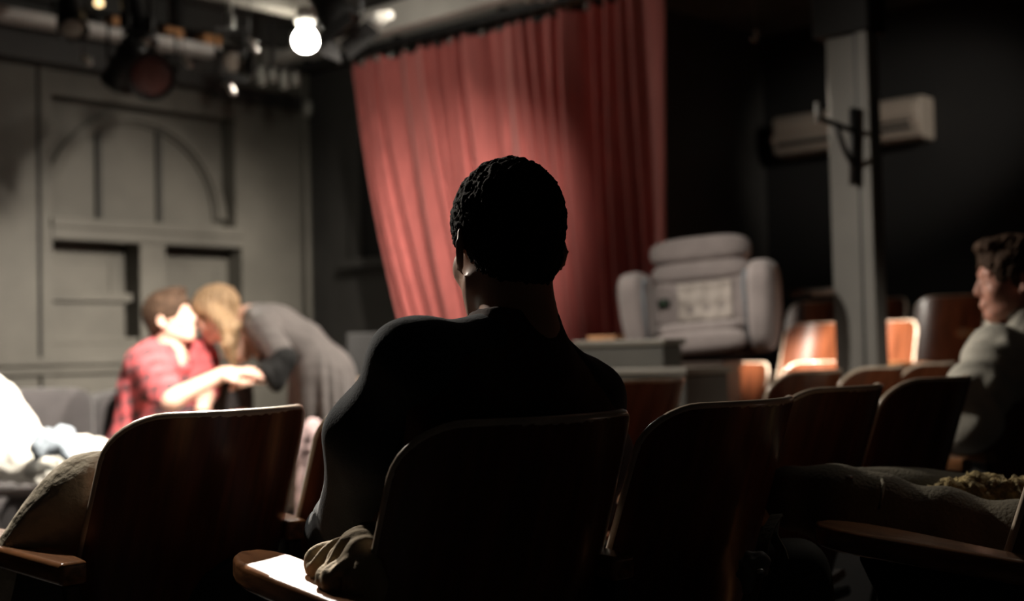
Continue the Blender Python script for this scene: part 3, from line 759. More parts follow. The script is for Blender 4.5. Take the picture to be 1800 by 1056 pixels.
cu_('lumbar_cushion', (0, -.215, .375), (.22, .07, .052), rot=tilt, n=3.4)
def armf(s):
    return lambda p: Vector((p.x*(1-.12*(p.z < 0)*abs(p.z)) - s*.12*(p.z < 0)*abs(p.z), p.y, p.z))
for s in (-1, 1):
    h = .205
    b = bmesh.new(); cushion(b, (s*.272, -.13, h), (.064, .16, h-.01), 4.0, 9, Matrix.Rotation(s*R_(3), 3, 'Y'), armf(s)); obj('arm', b, rec_m, t)
    b = bmesh.new(); tube(b, [(s*.214, .01, .06), (s*.214, .015, .3), (s*.218, -.02, .35), (s*.222, -.1, .36)], .007, 6); obj('piping', b, mat('blue_grey_piping', (.22, .26, .3), .7), t)
tw = empty('towel', t.location.copy(), RZ, label='pale cream towel spread over the middle of the recliner back', cat='towel')
tw.rotation_euler = rec_rot
bm = bmesh.new(); rows = []
for j in range(18):
    v = j/17; rows.append([bm.verts.new((-.135+.235*i/15, -.122-.026*v-.006*(1-v)+.004*math.sin(i*1.4+v*3)+.003*math.sin(v*14), .165+.165*v+.003*math.sin(i*.9))) for i in range(16)])
for a, b in zip(rows, rows[1:]):
    for i in range(15): bm.faces.new((a[i], a[i+1], b[i+1], b[i]))
obj('cloth', bm, towel_m, tw, solid=.008)
rc = empty('remote_control', t.location.copy(), RZ, label='small dark remote pouch clipped on the recliner back left of the towel', cat='remote')
rc.rotation_euler = rec_rot
obj('casing', box(.135, .19, -.16, -.125, .235, .275), grip_m, rc, smooth=False, bevel=.008)
obj('button', box(.15, .175, -.126, -.122, .248, .262), mat('green_button', (.05, .12, .06), .5), rc, smooth=False)

# ------------------------------------------------------------------ sofa on stage
SB = 5.08
t = roomthing('sofa', label='long dark grey sofa on the stage under the panelled wall', cat='sofa')
zs_ = .82
def room_c(name, a0, a1, b0, b1, z0, z1, n=9, mt=sofa_m): 
    return obj(name, cushion(bmesh.new(), ((a0+a1)/2, (b0+b1)/2, (z0+z1)/2), ((a1-a0)/2, (b1-b0)/2, (z1-z0)/2), n, 11), mt, t)
room_c('backrest', 2.05, 2.86, SB, SB+.22, .3, zs_); room_c('backrest', 2.86, 3.68, SB, SB+.22, .3, zs_-.02, 6)
room_c('seat_cushion', 2.05, 2.85, SB-.52, SB+.05, .3, .45, 7); room_c('seat_cushion', 2.85, 3.64, SB-.52, SB+.05, .3, .45, 7)
room_c('base', 2.03, 3.64, SB-.5, SB+.18, .06, .32, 12)
room_c('arm', 1.85, 2.06, SB-.56, SB+.2, .06, .62, 6)
for a in (1.95, 3.56):
    for b in (SB-.44, SB+.1): obj('leg', tube(bmesh.new(), [(a, b, 0), (a, b, .08)], .02), dark_m, t)
re_base(t, 3, SB-.2, 0)
# white bedding heaped on the sofa, and a denim garment
def world_vol(lo, hi, h): return Vol(lo, hi, h)
cA_ = P(-60, 760, 4.75)
v = Vol((-2.9, 4.1, .40), (-1.2, 5.8, 1.05), .012)
v.ell(P(-55, 745, 4.8), (.22, .16, .2), .05); v.ell(P(-5, 790, 4.75), (.16, .13, .11), .06)
v.cap(P(-30, 740, 4.85), P(60, 795, 4.8), .12, .075, .05); v.cap(P(40, 808, 4.75), P(130, 812, 4.8), .09, .075, .04)
v.cap(P(120, 800, 4.85), P(215, 812, 4.95), .08, .07, .04); v.cap(P(60, 830, 4.65), P(120, 845, 4.62), .045, .04, .03)
base = P(60, 850, 4.8); base[2] = .45
o = finish('white_blanket', v.mesh('white_blanket', folds(22, .008, 3), off=base), white_m, loc=Vector(base)); tag(o, 'brightly lit white blanket heaped over the left end of the sofa', 'blanket')
v = Vol((-2.4, 4.1, .5), (-1.3, 5.3, .95), .008)
v.ell(P(95, 775, 4.6), (.075, .05, .045), .02); v.cap(P(72, 790, 4.58), P(118, 765, 4.62), .035, .03, .02); v.cap(P(108, 758, 4.62), P(124, 757, 4.66), .018, .014, .015); v.cap(P(118, 790, 4.6), P(135, 815, 4.55), .035, .02, .02)
base = P(95, 790, 4.6)
o = finish('denim_garment', v.mesh('denim', folds(70, .007, 5), off=base), denim_m, loc=Vector(base)); tag(o, 'crumpled pale blue denim garment lying on the white blanket', 'clothing')
# grey cushion beside the actor
q = P(398, 702, 5.75)
o = obj('sofa_cushion', cushion(bmesh.new(), (0, 0, 0), (.12, .07, .13), 2.6, 9), sofa_m, loc=Vector(q), rz=R_(10)); tag(o, 'rounded grey cushion on the sofa between the actor and the actress', 'cushion')
# pink-white shoe glimpsed between seats
q = P(548, 765, 5.1); 

# ------------------------------------------------------------------ khaki cushion on the left seat
q = P(105, 905, 2.12)
def pill(p):
    k = 1-.55*(max(abs(p.x), abs(p.z))**4); return Vector((p.x, p.y*k, p.z))
bm = cushion(bmesh.new(), (0, 0, 0), (.20, .085, .20), 3.0, 15, None, pill)
ct = cushion
o = obj('khaki_cushion', bm, khaki_m); kc = o
ya = R_(50)
o.location = Vector((-.53-.77*.13-.64*.10, 2.222+.64*.13-.77*.10, .61)); o.rotation_euler = (R_(38), R_(14), ya)
tag(o, 'khaki quilted cushion propped in the left theatre seat by the lit armrest', 'cushion')

# ================================================================== PEOPLE
def person(name, loc, lab): return empty(name, Vector(loc), label=lab, cat='person')

# ---- 1. seated spectator seen from behind
base = np.array([-.14, 1.92, 0.])
T = T3(P(888, 432, 1.955), frame((-math.sin(R_(27)), math.cos(R_(27)), -.04), roll=R_(-1)), 1.0)
pm = person('person', base, 'person seen from behind in a navy-sleeved brown shirt, seated in front of the camera')
shL, shR = P(728, 640, 1.75), P(1028, 702, 2.0)
nb = P(912, 606, 1.91); ch = np.array([-.045, 1.905, .79]); pv = np.array([-.13, 1.94, .56])
elL, elR = P(634, 897, 1.90), np.array([.10, 2.18, .68])
wrL, wrR = np.array([-.30, 2.06, .66]), np.array([-.13, 2.27, .64])
kL, kR = np.array([-.50, 2.20, .53]), np.array([-.26, 2.46, .53])
hL, hR = np.array([-.195, 1.88, .53]), np.array([-.06, 2.02, .53])
aL_, aR_ = np.array([-.56, 2.28, .09]), np.array([-.34, 2.56, .09])
def trunk(v, e, pv, ch, nb, shL, shR, k=.05):
    ax = (shR-shL)
    up = nb-(shL+shR)/2
    m = (shL+shR)/2
    v.cap(shL+(m-shL)*.12, shR+(m-shR)*.12, .068+e, .068+e, k)
    v.cap(shL*.72+m*.28+np.array([0, 0, -.05]), shR*.72+m*.28+np.array([0, 0, -.05]), .085+e, .085+e, k)
    a = ax/np.linalg.norm(ax)*.075
    v.cap(ch-a*1.05, ch+a*1.05, .105+e, .105+e, k)
    mid = (ch+pv)/2; v.cap(mid-a*.8, mid+a*.8, .1+e, .1+e, k); v.cap(pv-a*.9, pv+a*.9, .1+e, .1+e, k)
    # trapezius
    v.cap(nb+np.array([0, 0, .02]), shL*.6+m*.4+np.array([0, 0, .02]), .045+e, .055+e, .04); v.cap(nb+np.array([0, 0, .02]), shR*.6+m*.4+np.array([0, 0, .02]), .045+e, .055+e, .04)
v = Vol((-.75, 1.62, .0), (.3, 2.75, 1.3), .0065)
head(v, T)
trunk(v, -.03, pv, ch, nb, shL, shR)
v.chain([T.p((0, -.045, -.16)), nb], [.055, .05], .03)
for s, e_, w_ in ((shL, elL, wrL), (shR, elR, wrR)): v.chain([s, e_, w_], [.045, .038, .026], .02)
for h_, k_, a_ in ((hL, kL, aL_), (hR, kR, aR_)): v.chain([h_, k_, a_], [.07, .05, .035], .03); v.cap(a_+[0, 0, -.03], a_+np.array([-.13, .14, -.05]), .035, .03, .02)
hand(v, T3(wrL, frame((.9, .5, -.2)), 1), .8, 1); hand(v, T3(wrR, frame((-.8, .3, -.2)), 1), .8, -1)
finish('body', v.mesh('body', off=base), skin2_m, pm)
# shirt: body and sleeves
nbp = T.p((0, -.05, -.185))
nbp = P(905, 586, 1.915)
def cut_neck(v): v.cap(nbp+np.array([0, .005, .068]), nbp+np.array([-.03, .05, .25]), .074, .09, .006, mode='-')
v = Vol((-.45, 1.6, .45), (.32, 2.3, 1.12), .006)
trunk(v, -.012, pv, ch, nb, shL, shR); v.cap(nb+np.array([0, -.01, -.05]), nbp+np.array([0, 0, .012]), .085, .067, .03)
cut_neck(v); v.half((0, 0, .52), (0, 0, -1))
fold1 = folds(26, .004, 11, (1, 1, .6))
finish('shirt_body', v.mesh('shirt', fold1, off=base), maroon_m, pm)
def sleeve(name, s, e_, w_, sgn, seed):
    v = Vol(np.minimum(np.minimum(s, e_), w_)-.2, np.maximum(np.maximum(s, e_), w_)+.22, .005)
    m_ = (shL+shR)/2
    v.cap(s, s+(m_-s)*.3, .058, .062, .03)
    v.cap(nb+(s-nb)*.1, nb+(s-nb)*.75, .0535, .056, .02)
    md = s*.5+e_*.5+((s-m_)/np.linalg.norm(s-m_))*.02
    v.chain([s, md, e_], [.059, .066, .055], .03); v.cap(e_, w_, .055, .04, .03)
    cut_neck(v)
    d_ = (w_-e_)/np.linalg.norm(w_-e_); v.half(w_, d_)
    ax_ = (e_-s)/np.linalg.norm(e_-s)
    perp = np.cross(ax_, (0, .6, .8)); perp /= np.linalg.norm(perp)
    f0 = folds(24, .004, seed)
    def dsp(V, N):
        tt = (V-s)@ax_; q = V-s-tt[:, None]*ax_; sp = q@perp
        return f0(V, N)*.6+.0035*np.sin(62*(tt*.55+sp*1.5)+1.5*np.sin(tt*14))*np.clip(tt*5, 0, 1)*np.clip(.5+sp*12, 0, 1)
    o = finish(name, v.mesh(name, dsp, off=base), navy_m, pm); return o
o = sleeve('sleeve', shL, elL, wrL, -1, 21); sleeve('sleeve', shR, elR, wrR, 1, 22)
b_ = bmesh.new()
cc = nbp+np.array([.0, .0, .01]); tn = Vector(T.R[:, 0]); tf = Vector(T.R[:, 1])
tube(b_, [Vector(cc-base)+tn*.06*math.cos(a)+tf*(.06*math.sin(a)+.005)+Vector((0, 0, -.004-.02*math.sin(a))) for a in np.linspace(0, 2*math.pi, 40)], .0055, 8, cap=False)
obj('collar', b_, navy_m, pm)
v = Vol((-.75, 1.7, .0), (.15, 2.75, .72), .008)
for h_, k_, a_ in ((hL, kL, aL_), (hR, kR, aR_)): v.chain([h_, k_], [.095, .07], .03); v.cap(k_, a_, .068, .06, .03)
v.cap(hL, hR, .1, .1, .05); v.half((0, 0, .1), (0, 0, -1))
finish('trousers', v.mesh('trousers', folds(25, .006, 31), off=base), navy_m, pm)
v = Vol((-.85, 2.1, 0), (.0, 2.9, .2), .008)
for a_ in (aL_, aR_): v.cap(a_+[0.01, -.01, -.04], a_+np.array([-.14, .15, -.05]), .045, .038, .02); v.half((0, 0, .003), (0, 0, -1))
finish('shoes', v.mesh('shoes', off=base), grip_m, pm)
def hair_short(v, T, th=.012, thx=None, fr=.075, zcut=-.04, top=.0, nape=-.075):
    """skull cap with the face, ears and neck cut free"""
    thx = th if thx is None else thx
    v.ell((0, -.012, .037+top), (.073+thx, .094+th, .08+th*1.15), .02, T)
    v.ell((0, -.044, -.025), (.058+thx*.3, .058+th*.4, .058), .02, T)
    for s in (-1, 1): v.ell((s*.092, -.014, -.026), (.028, .036, .042), .006, T, mode='-')
    v.ell((0, .115, -.035), (.09, .08, .085), .01, T, mode='-')
    for s in (-1, 1): v.ell((s*.09, .035, -.045), (.035, .055, .055), .01, T, mode='-')
    g = v.pts(np.zeros(3, int), v.n); loc = (g-T.l)@T.R/T.s
    v.d = np.maximum(v.d, ((nape-.45*np.maximum(0, loc[..., 1]+.02)*0 - loc[..., 2])*.8).astype(np.float32))
v = Vol(T.l-.17, T.l+.17, .0035)
hair_short(v, T, .0125, thx=.008)
nz_ = folds(260, .0022, 41); nz2 = folds(120, .0018, 42)
finish('hair', v.mesh('hair', lambda V, N: nz_(V, N)+nz2(V, N), off=base), hairb_m, pm)
# short curls
me = pm.children[-1].data
b_ = bmesh.new(); polys = me.polygons; cnt = 0
cen = np.zeros(len(polys)*3); polys.foreach_get('center', cen); cen = cen.reshape(-1, 3); nor = np.zeros(len(polys)*3); polys.foreach_get('normal', nor); nor = nor.reshape(-1, 3)
for i in rng.choice(len(cen), 5200, replace=False):
    p = cen[i]; nrm = nor[i]; lc = (p+base-T.l)@T.R
    if lc[2] < -.06: continue
    if nrm@(p+base-T.l) < 0: continue
    topf = np.clip((lc[2]+.03)/.1, .15, 1)
    r = .0022+.0022*topf*rng.random(); t1 = np.cross(nrm, rng.normal(size=3)); t1 /= np.linalg.norm(t1); t2 = np.cross(nrm, t1)
    ph0 = rng.random()*6; pts = []
    for k in range(7):
        a = ph0+k*1.0; pts.append(Vector(p+nrm*(k*.0009*topf)+(t1*math.cos(a)+t2*math.sin(a))*r))
    tube(b_, pts, .0006, 3, cap=False)
obj('hair_curls', b_, hairb_m, pm)

# crumpled khaki coat in his lap beside the armrest
v = Vol((-.42, 1.62, .5), (-.08, 2.0, .78), .004)
for c_, r_ in (((582, 990, 1.74), .03), ((612, 1005, 1.68), .035), ((640, 985, 1.72), .04), ((625, 1030, 1.66), .03), ((600, 1018, 1.72), .03), ((660, 960, 1.78), .03)):
    q = P(*c_); v.ell(q, (r_*1.2, r_*1.1, r_), .03)
for a_, b__ in (((556, 1018, 1.74), (640, 968, 1.78)), ((560, 1022, 1.7), (600, 985, 1.72)), ((590, 1030, 1.68), (612, 990, 1.68)), ((625, 975, 1.76), (620, 1035, 1.66)), ((650, 980, 1.7), (640, 1030, 1.65))):
    v.cap(P(*a_), P(*b__), .011, .013, .012)
bq = P(605, 1010, 1.7)
def crum(V, N):
    f = folds(48, .011, 51)(V, N); return f-np.abs(f)*.4
o = finish('khaki_coat', v.mesh('khaki_coat', crum, off=bq), mat('khaki_cotton', (.4, .31, .19), .85, var=.08, scale=20, bump=.15, bscale=200), loc=Vector(bq)); tag(o, 'crumpled khaki coat stuffed beside the seated man, behind the lit armrest', 'coat')

# ---- 2. actor on the sofa
base = P(255, 800, 5.45); base[2] = 0
pa_ = person('person', base, 'person in a red plaid shirt sitting on the sofa, face raised in a kiss')
T = T3(P(301, 560, 5.5), frame((1., -.12, .26), roll=R_(0)), .98)
shR_, shL_ = P(252, 638, 5.42), P(352, 628, 5.66)
nb = P(298, 612, 5.54); ch = P(283, 680, 5.55); pv = P(258, 775, 5.52)
elR_, wrR_ = P(302, 702, 5.2), P(392, 658, 5.24); elL_, wrL_ = P(362, 690, 5.62), P(356, 722, 5.4)
hR_, hL_ = P(245, 790, 5.42), P(290, 795, 5.62); kR_, kL_ = P(385, 762, 5.2), P(430, 748, 5.4)
anR, anL = np.array([kR_[0]+.02, kR_[1]-.05, .08]), np.array([kL_[0]+.06, kL_[1]+.1, .08])
v = Vol(np.array([-2.0, 4.9, .0]), np.array([-.8, 6.0, 1.3]), .008)
head(v, T); trunk(v, -.015, pv, ch, nb, shL_, shR_); v.chain([T.p((0, -.045, -.14)), nb], [.055, .06], .03)
v.chain([shR_, elR_, wrR_], [.048, .042, .029], .02); v.chain([shL_, elL_, wrL_], [.048, .042, .029], .02)
hand(v, T3(wrR_, frame((.95, .0, .12), up=(0, -.3, 1)), 1.05), .35, 1); hand(v, T3(wrL_, frame((.7, -.5, -.35)), 1), .5, -1)
for h_, k_, a_ in ((hR_, kR_, anR), (hL_, kL_, anL)): v.chain([h_, k_, a_], [.07, .05, .035], .03); v.cap(a_, a_+np.array([.15, -.05, -.03]), .035, .03, .02)
finish('body', v.mesh('body', off=base), skin_m, pa_)
v = Vol((-2.0, 5.0, .45), (-.8, 6.0, 1.2), .007)
trunk(v, .012, pv, ch, nb, shL_, shR_); v.cap(nb, nb+[0, 0, .04], .07, .07, .03)
v.chain([shR_, shR_*.15+elR_*.85], [.075, .066], .03); v.chain([shL_, shL_*.1+elL_*.9], [.075, .062], .03)
v.cap(pv+[0, 0, -.05], pv+np.array([-.03, -.05, -.1]), .13, .13, .05)
nq = T.p((0, -.03, -.15)); v.cap(nq, nq+np.array([.02, 0, .15]), .062, .08, .01, mode='-')
v.cap(P(328, 612, 5.42), P(332, 650, 5.38), .028, .012, .01, mode='-')
finish('shirt', v.mesh('shirt', folds(24, .007, 61), off=base), plaid_m, pa_)
v = Vol(nq-.12, nq+.14, .005)
v.cap(nq+np.array([0, 0, -.03]), nq+np.array([.0, 0, .03]), .08, .068, .01); v.cap(nq+np.array([0, 0, -.08]), nq+np.array([.01, 0, .16]), .066, .062, .004, mode='-'); v.ell(nq+np.array([.08, -.05, .0]), (.045, .04, .07), .01, mode='-')
finish('collar', v.mesh('collar', folds(30, .003, 64), off=base), plaid_m, pa_)
v = Vol((-2.1, 4.8, .0), (-.7, 6.1, .85), .009)
for h_, k_, a_ in ((hR_, kR_, anR), (hL_, kL_, anL)): v.chain([h_, k_], [.095, .068], .03); v.cap(k_, a_, .066, .06, .03)
v.cap(hR_, hL_, .11, .11, .05); v.half((0, 0, .1), (0, 0, -1))
finish('trousers', v.mesh('trousers', folds(24, .006, 62), off=base), tan_m, pa_)
v = Vol((-1.6, 4.7, 0), (-.6, 6.0, .2), .008)
for a_ in (anR, anL): v.cap(a_+[0, 0, -.035], a_+np.array([.17, -.06, -.045]), .042, .036, .02)
v.half((0, 0, .003), (0, 0, -1)); finish('shoes', v.mesh('shoes', off=base), dark_m, pa_)
v = Vol(T.l-.17, T.l+.17, .005)
hair_short(v, T, .014, nape=-.06); v.ell((0, .045, .105), (.06, .05, .022), .02, T)
finish('hair', v.mesh('hair', folds(120, .003, 63), off=base), hairn_m, pa_)

# ---- 3. actress bending over him
base = P(568, 1000, 5.6); base[2] = 0
pw = person('person', base, 'person with long blond hair in a grey dress, bending down to kiss the seated actor')
T = T3(P(380, 552, 5.58), frame((-1., .1, -.28), roll=R_(8)), .96)
shN, shF = P(462, 573, 5.44), P(448, 566, 5.76)
nb = P(440, 560, 5.6); ch = P(482, 580, 5.62); wst = P(530, 606, 5.64); pv = P(568, 655, 5.66)
elN, wrN = P(500, 632, 5.32), P(462, 664, 5.28); elF, wrF = P(470, 625, 5.82), P(425, 606, 5.72)
v = Vol((-1.6, 5.0, .0), (-.5, 6.1, 1.35), .008)
head(v, T); a = np.array([0, .07, 0])
v.chain([T.p((0, -.04, -.1)), T.p((0, -.05, -.15)), nb], [.048, .048, .05], .03)
v.cap(shN, shF, .05, .05, .04); v.cap(ch-a, ch+a, .08, .08, .05); v.cap(wst-a*.6, wst+a*.6, .075, .075, .05); v.cap(pv-a, pv+a, .09, .09, .05)
v.chain([nb, ch, wst, pv], [.05, .08, .075, .09], .05)
v.chain([shN, elN, wrN], [.04, .034, .024], .02); v.chain([shF, elF, wrF], [.04, .034, .024], .02)
hand(v, T3(wrN, frame((-.95, -.1, -.05)), .92), .5, -1); hand(v, T3(wrF, frame((-.8, -.1, .5)), .92), .5, 1)
for s in (-1, 1):
    h_ = pv+a*s; k_ = h_+np.array([-.02, 0, -.42]); f_ = np.array([h_[0]+.02, h_[1], .09]); v.chain([h_, k_, f_], [.08, .05, .035], .03); v.cap(f_, f_+np.array([-.15, 0, -.06]), .035, .028, .02)
finish('body', v.mesh('body', off=base), skin_m, pw)
v = Vol((-1.4, 5.1, .1), (-.4, 6.2, 1.35), .007)
v.cap(shN, shF, .064, .064, .04); v.cap(ch-a, ch+a, .095, .095, .05); v.cap(wst-a*.6, wst+a*.6, .088, .088, .05); v.cap(pv-a*1.1, pv+a*1.1, .108, .108, .05)
v.chain([nb+np.array([.02, 0, 0]), ch, wst, pv], [.06, .095, .088, .108], .05)
for z, r, dx in ((.72, .125, -.0), (.5, .15, -.0), (.3, .18, .0)):
    c_ = np.array([pv[0]+dx, pv[1], z]); v.cap(c_-a*1.1, c_+a*1.1, r, r, .1)
v.cap(pv, (pv[0], pv[1], .3), .11, .18, .08)
v.chain([shN, elN], [.058, .05], .03); v.chain([shF, elF], [.058, .05], .03)
v.half((0, 0, .28), (0, 0, -1))
fd = folds(24, .005, 71)
def dress(V, N):
    an = np.arctan2(V[:, 1]-pv[1], V[:, 0]-pv[0]); f = np.clip((pv[2]+.12-V[:, 2])/.4, 0, 1)
    return fd(V, N)+f*.014*np.sin(an*17+2*np.sin(an*5)+V[:, 2]*3)
finish('dress', v.mesh('dress', dress, off=base), grey_dress_m, pw)
v = Vol(wrN-.2, elN+.2, .006)
v = Vol(np.minimum(wrN, elN)-.15, np.maximum(wrN, elN)+.15, .006)
v.cap(elN, wrN*.75+elN*.25, .056, .05, .02); v.ell(wrN*.5+elN*.5+np.array([.0, 0, -.04]), (.06, .04, .06), .03); v.half(wrN, (wrN-elN))
finish('lower_sleeve', v.mesh('lower_sleeve', folds(40, .004, 72), off=base), shaded_sleeve_m, pw)
v = Vol((-1.6, 5.0, 0), (-.5, 6.1, .2), .008)
for s in (-1, 1):
    h_ = pv+a*s; f_ = np.array([h_[0]+.02, h_[1], .06]); v.cap(f_, f_+np.array([-.17, 0, -.02]), .04, .032, .02)
v.half((0, 0, .003), (0, 0, -1)); finish('shoes', v.mesh('shoes', off=base), dark_m, pw)
v = Vol(T.l-.32, T.l+.26, .006)
hair_short(v, T, .014, nape=-.1)
v.chain([T.p((-.07, -.0, .03)), P(398, 575, 5.46), P(402, 605, 5.45), P(412, 640, 5.46)], [.028, .03, .028, .014], .02)
v.chain([T.p((-.06, -.04, .0)), P(412, 575, 5.48), P(408, 600, 5.47), P(398, 628, 5.48)], [.03, .03, .022, .012], .02)
v.chain([T.p((.05, -.05, .0)), P(415, 570, 5.65), P(418, 610, 5.66)], [.035, .03, .012], .03)
def strands(V, N): return .004*np.sin(((V-T.l)@T.R[:, 1])*260+((V-T.l)@T.R[:, 0])*90)+folds(50, .002, 73)(V, N)
finish('hair', v.mesh('hair', strands, off=base), hairy_m, pw)

# ---- 4. spectator at right edge
base = np.array([1.40, 3.80, 0.])
ps = person('person', base, 'person in a pale collared shirt at the right edge, in profile watching the stage')
T = T3(P(1778, 492, 3.7), frame((-1., .10, -.03), roll=R_(0)), 1.0)
nb = P(1790, 572, 3.76); shN, shF = P(1752, 632, 3.62), P(1800, 600, 4.0)
ch = P(1786, 680, 3.84); pv = P(1738, 795, 3.92)
elN, wrN = P(1700, 735, 3.55), P(1640, 765, 3.68); elF, wrF = P(1740, 740, 4.1), P(1660, 765, 4.05)
hN, hF = pv+np.array([-.02, -.08, -.04]), pv+np.array([.02, .08, -.04])
kN, kF = hN+np.array([-.33, .24, 0]), hF+np.array([-.33, .24, 0])
v = Vol((.75, 3.2, 0), (1.85, 4.45, 1.35), .0085)
head(v, T); trunk(v, -.015, pv, ch, nb, shF, shN); v.chain([T.p((0, -.045, -.14)), nb], [.056, .06], .03)
v.chain([shN, elN, wrN], [.048, .042, .029], .02); v.chain([shF, elF, wrF], [.048, .042, .029], .02)
hand(v, T3(wrN, frame((-.8, .3, -.3)), 1), .5, 1); hand(v, T3(wrF, frame((-.8, -.1, -.3)), 1), .5, -1)
for h_, k_ in ((hN, kN), (hF, kF)):
    a_ = np.array([k_[0]-.03, k_[1]+.03, .08]); v.chain([h_, k_, a_], [.07, .05, .035], .03); v.cap(a_, a_+np.array([-.12, .1, -.04]), .035, .03, .02)
finish('body', v.mesh('body', off=base), skin3_m, ps)
v = Vol((.85, 3.2, .4), (1.85, 4.4, 1.15), .007)
trunk(v, .014, pv, ch, nb, shF, shN); v.cap(nb, nb+[0, 0, .04], .07, .074, .03)
v.chain([shN, elN, wrN], [.08, .078, .05], .03); v.chain([shF, elF, wrF], [.075, .07, .05], .03)
nq = T.p((0, -.035, -.15)); v.cap(nq, nq+np.array([-.02, 0, .15]), .062, .08, .01, mode='-')
finish('shirt', v.mesh('shirt', folds(20, .017, 81, (1, 1, 1.2)), off=base), shirt_m, ps)
v = Vol(nq-.12, nq+.14, .004)
v.cap(nq+np.array([0, 0, -.02]), nq+np.array([-.005, 0, .045]), .082, .074, .01); v.cap(nq+np.array([0, 0, -.06]), nq+np.array([-.01, 0, .16]), .068, .066, .004, mode='-'); v.ell(nq+np.array([-.10, 0, .03]), (.05, .03, .06), .01, mode='-')
finish('collar', v.mesh('collar', folds(30, .003, 82), off=base), shirt_m, ps)
v = Vol((.7, 3.4, .0), (1.85, 4.5, .8), .01)
for h_, k_ in ((hN, kN), (hF, kF)): v.chain([h_, k_, np.array([k_[0]-.03, k_[1]+.03, .1])], [.09, .068, .055], .03)
v.cap(hN, hF, .1, .1, .05); finish('trousers', v.mesh('trousers', folds(24, .006, 83), off=base), dark_m, ps)
v = Vol(T.l-.17, T.l+.17, .004)
hair_short(v, T, .013, nape=-.075); v.ell((0, .055, .1), (.058, .045, .022), .02, T)
finish('hair', v.mesh('hair', lambda V, N: folds(140, .003, 84)(V, N)+folds(70, .003, 85)(V, N), off=base), hairn_m, ps)
b_ = bmesh.new()
for s in (-1, 1): cushion(b_, Vector(T.p((s*.031, .0715, -.006))-base), (.0105, .0118, .006), 2, 5, Matrix(np.array(T.R).tolist()))
obj('eyes', b_, mat('eye_dark', (.05, .04, .035), .15), ps)

# ================================================================== jacket, bag strap at the near right
v = Vol((.3, 1.6, .4), (1.35, 2.6, .95), .008)
pts = [P(1388, 860, 2.22), P(1470, 868, 2.2), P(1560, 880, 2.18), P(1660, 900, 2.15), P(1800, 930, 2.1), P(1950, 950, 2.05)]
v.chain(pts, [.042, .04, .036, .036, .036, .04], .04)
v.chain([p+np.array([.01, .0, -.04]) for p in pts], [.035, .05, .05, .05, .05, .05], .03)
v.chain([P(1450, 885, 2.33), P(1700, 905, 2.33)], [.06, .08], .05)
bq = P(1500, 900, 2.0)
v.half((0, 0, .5), (0, 0, -1))
t = empty('jacket', Vector(bq), label='olive canvas jacket heaped over the nearest seat at bottom right', cat='jacket')
finish('cloth', v.mesh('cloth', folds(26, .006, 91), off=bq), olive_m, t)
v = Vol((.6, 1.8, .6), (1.35, 2.5, .9), .007)
v.chain([P(1655, 862, 2.22), P(1720, 866, 2.22), P(1800, 880, 2.2), P(1900, 900, 2.15)], [.02, .028, .034, .034], .02)
finish('fur_trim', v.mesh('fur', lambda V, N: folds(200, .006, 92)(V, N)+folds(90, .006, 93)(V, N), off=bq), fur_m, t)
obj('seam', tube(bmesh.new(), [Vector(P(x, y, Yd)-bq) for x, y, Yd in ((1548, 836, 2.19), (1553, 850, 2.135), (1550, 875, 2.12), (1545, 895, 2.12))], .003, 6), olive_m, t)
o = obj('metal_snap', lathe(bmesh.new(), [(.006, -.002), (.006, .002)], 14, Matrix.Translation(Vector(P(1493, 838, 2.16)-bq))), steel_m, t)
# bag
bb = P(1350, 985, 1.95)
t = empty('backpack', Vector(bb), label='dark olive backpack with hanging straps and a buckle at bottom right, under the jacket', cat='bag')
b_ = bmesh.new(); cushion(b_, Vector(P(1398, 1085, 2.0)-bb), (.055, .07, .12), 3.4, 9); obj('body', b_, mat('dark_olive_nylon', (.035, .033, .024), .8), t)
def strap(name, pxs, wd, mt=olive_m):
    bm = bmesh.new(); prev = None
    P_ = [Vector(P(*q)-bb) for q in pxs]
    # resample
    pts = []
    for i in range(len(P_)-1):
        for k in range(6): pts.append(P_[i].lerp(P_[i+1], k/6))
    pts.append(P_[-1])
    for i in range(2):
        pts = [pts[0]]+[(pts[j-1]+pts[j]*2+pts[j+1])/4 for j in range(1, len(pts)-1)]+[pts[-1]]
    for j, p in enumerate(pts):
        d = Vector((.5, -.8, .15)).normalized() * wd
        a_, c_ = bm.verts.new(p-d), bm.verts.new(p+d)
        if prev: bm.faces.new((prev[0], prev[1], c_, a_))
        prev = (a_, c_)
    return obj(name, bm, mt, t, solid=.004)
strap('strap', [(1366, 905, 1.93), (1350, 930, 1.9), (1340, 960, 1.88), (1338, 985, 1.88), (1345, 1010, 1.9)], .012)
strap('strap', [(1362, 915, 1.95), (1358, 940, 1.92), (1372, 965, 1.9), (1378, 985, 1.9)], .01)
strap('handle_loop', [(1338, 985, 1.88), (1330, 1010, 1.86), (1322, 1040, 1.85), (1310, 1070, 1.85)], .014)
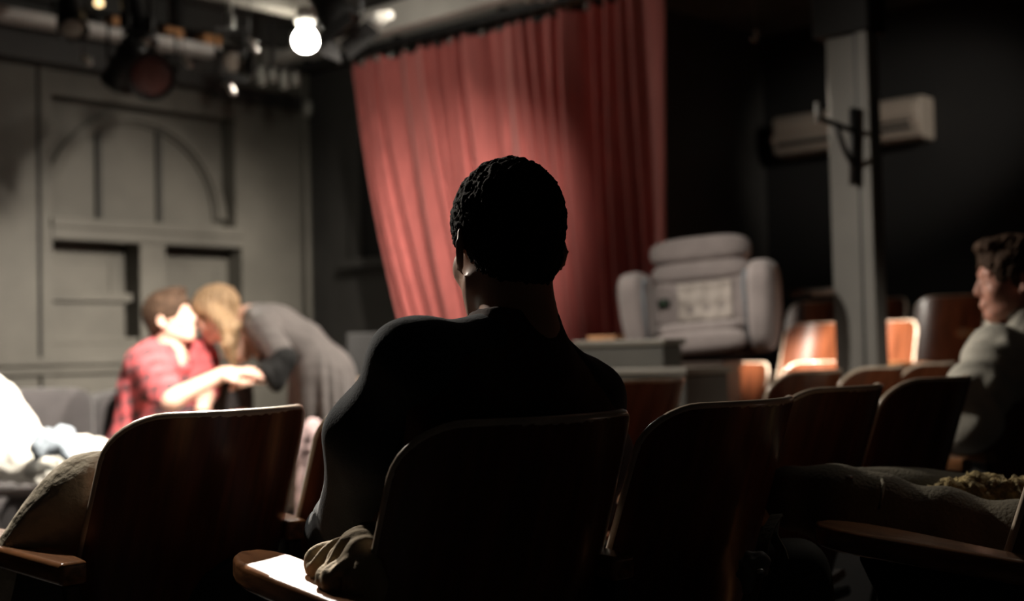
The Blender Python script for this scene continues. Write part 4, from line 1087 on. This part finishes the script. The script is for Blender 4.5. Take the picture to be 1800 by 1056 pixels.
v = Vol(bb-.2, bb+.2, .004)
v.ell(P(1328, 990, 1.86), (.022, .012, .02), .01); v.cap(P(1310, 1001, 1.86), P(1328, 985, 1.87), .005, .012, .01); v.cap(P(1318, 1030, 1.86), P(1312, 1010, 1.86), .012, .014, .01)
finish('pocket_flap', v.mesh('flap', folds(150, .003, 95), off=bb), mat('grey_webbing', (.2, .19, .18), .6, metal=.1), t)
obj('buckle', cushion(bmesh.new(), Vector(P(1336, 1004, 1.84)-bb), (.006, .004, .004), 3, 3), steel_m, t)
# pink and white shoe between the second-row seats
bt = P(548, 775, 5.0)
v = Vol((bt[0]-.15, bt[1]-.15, -.03), (bt[0]+.15, bt[1]+.15, .8), .007)
v.cap((bt[0], bt[1], .06), (bt[0], bt[1], bt[2]-.02), .075, .05, .03); v.half((0, 0, .002), (0, 0, -1))
bq = P(548, 775, 5.0)
v.cap(P(540, 790, 5.0), P(552, 752, 5.0), .05, .03, .02); v.ell(P(548, 760, 5.0), (.04, .05, .05), .02)
o = finish('canvas_bag', v.mesh('canvas_bag', folds(60, .004, 96), off=bq), shoe_m, loc=Vector(bq)); tag(o, 'pink and white canvas bag glimpsed between the two leftmost theatre seats', 'bag')

# ------------------------------------------------------------------ sub-parts: pieces that belong to a part of their thing
def kid(o, stem): 
    for c in o.children:
        if c.name.split('.')[0] == stem: return c
for o in list(COL.objects):
    if o.parent is not None: continue
    for part, subs in (('housing', ('lens', 'barn_door')), ('backrest', ('edge_band',)), ('shirt_body', ('collar',)), ('shirt', ('collar',)), ('hair', ('hair_curls',)),
                       ('casing', ('louvre', 'front_panel', 'vent_slot', 'button')), ('shaft', ('cover_strip', 'joint_strip')), ('cloth', ('fur_trim', 'seam', 'metal_snap')),
                       ('strap', ('buckle',)), ('yoke', ('clamp',))):
        p = kid(o, part)
        if p is None: continue
        for c in list(o.children):
            if c is not p and c.name.split('.')[0] in subs and not (o.name.startswith('sofa')):
                c.parent = p; c.location = Vector(c.location)-Vector(p.location)
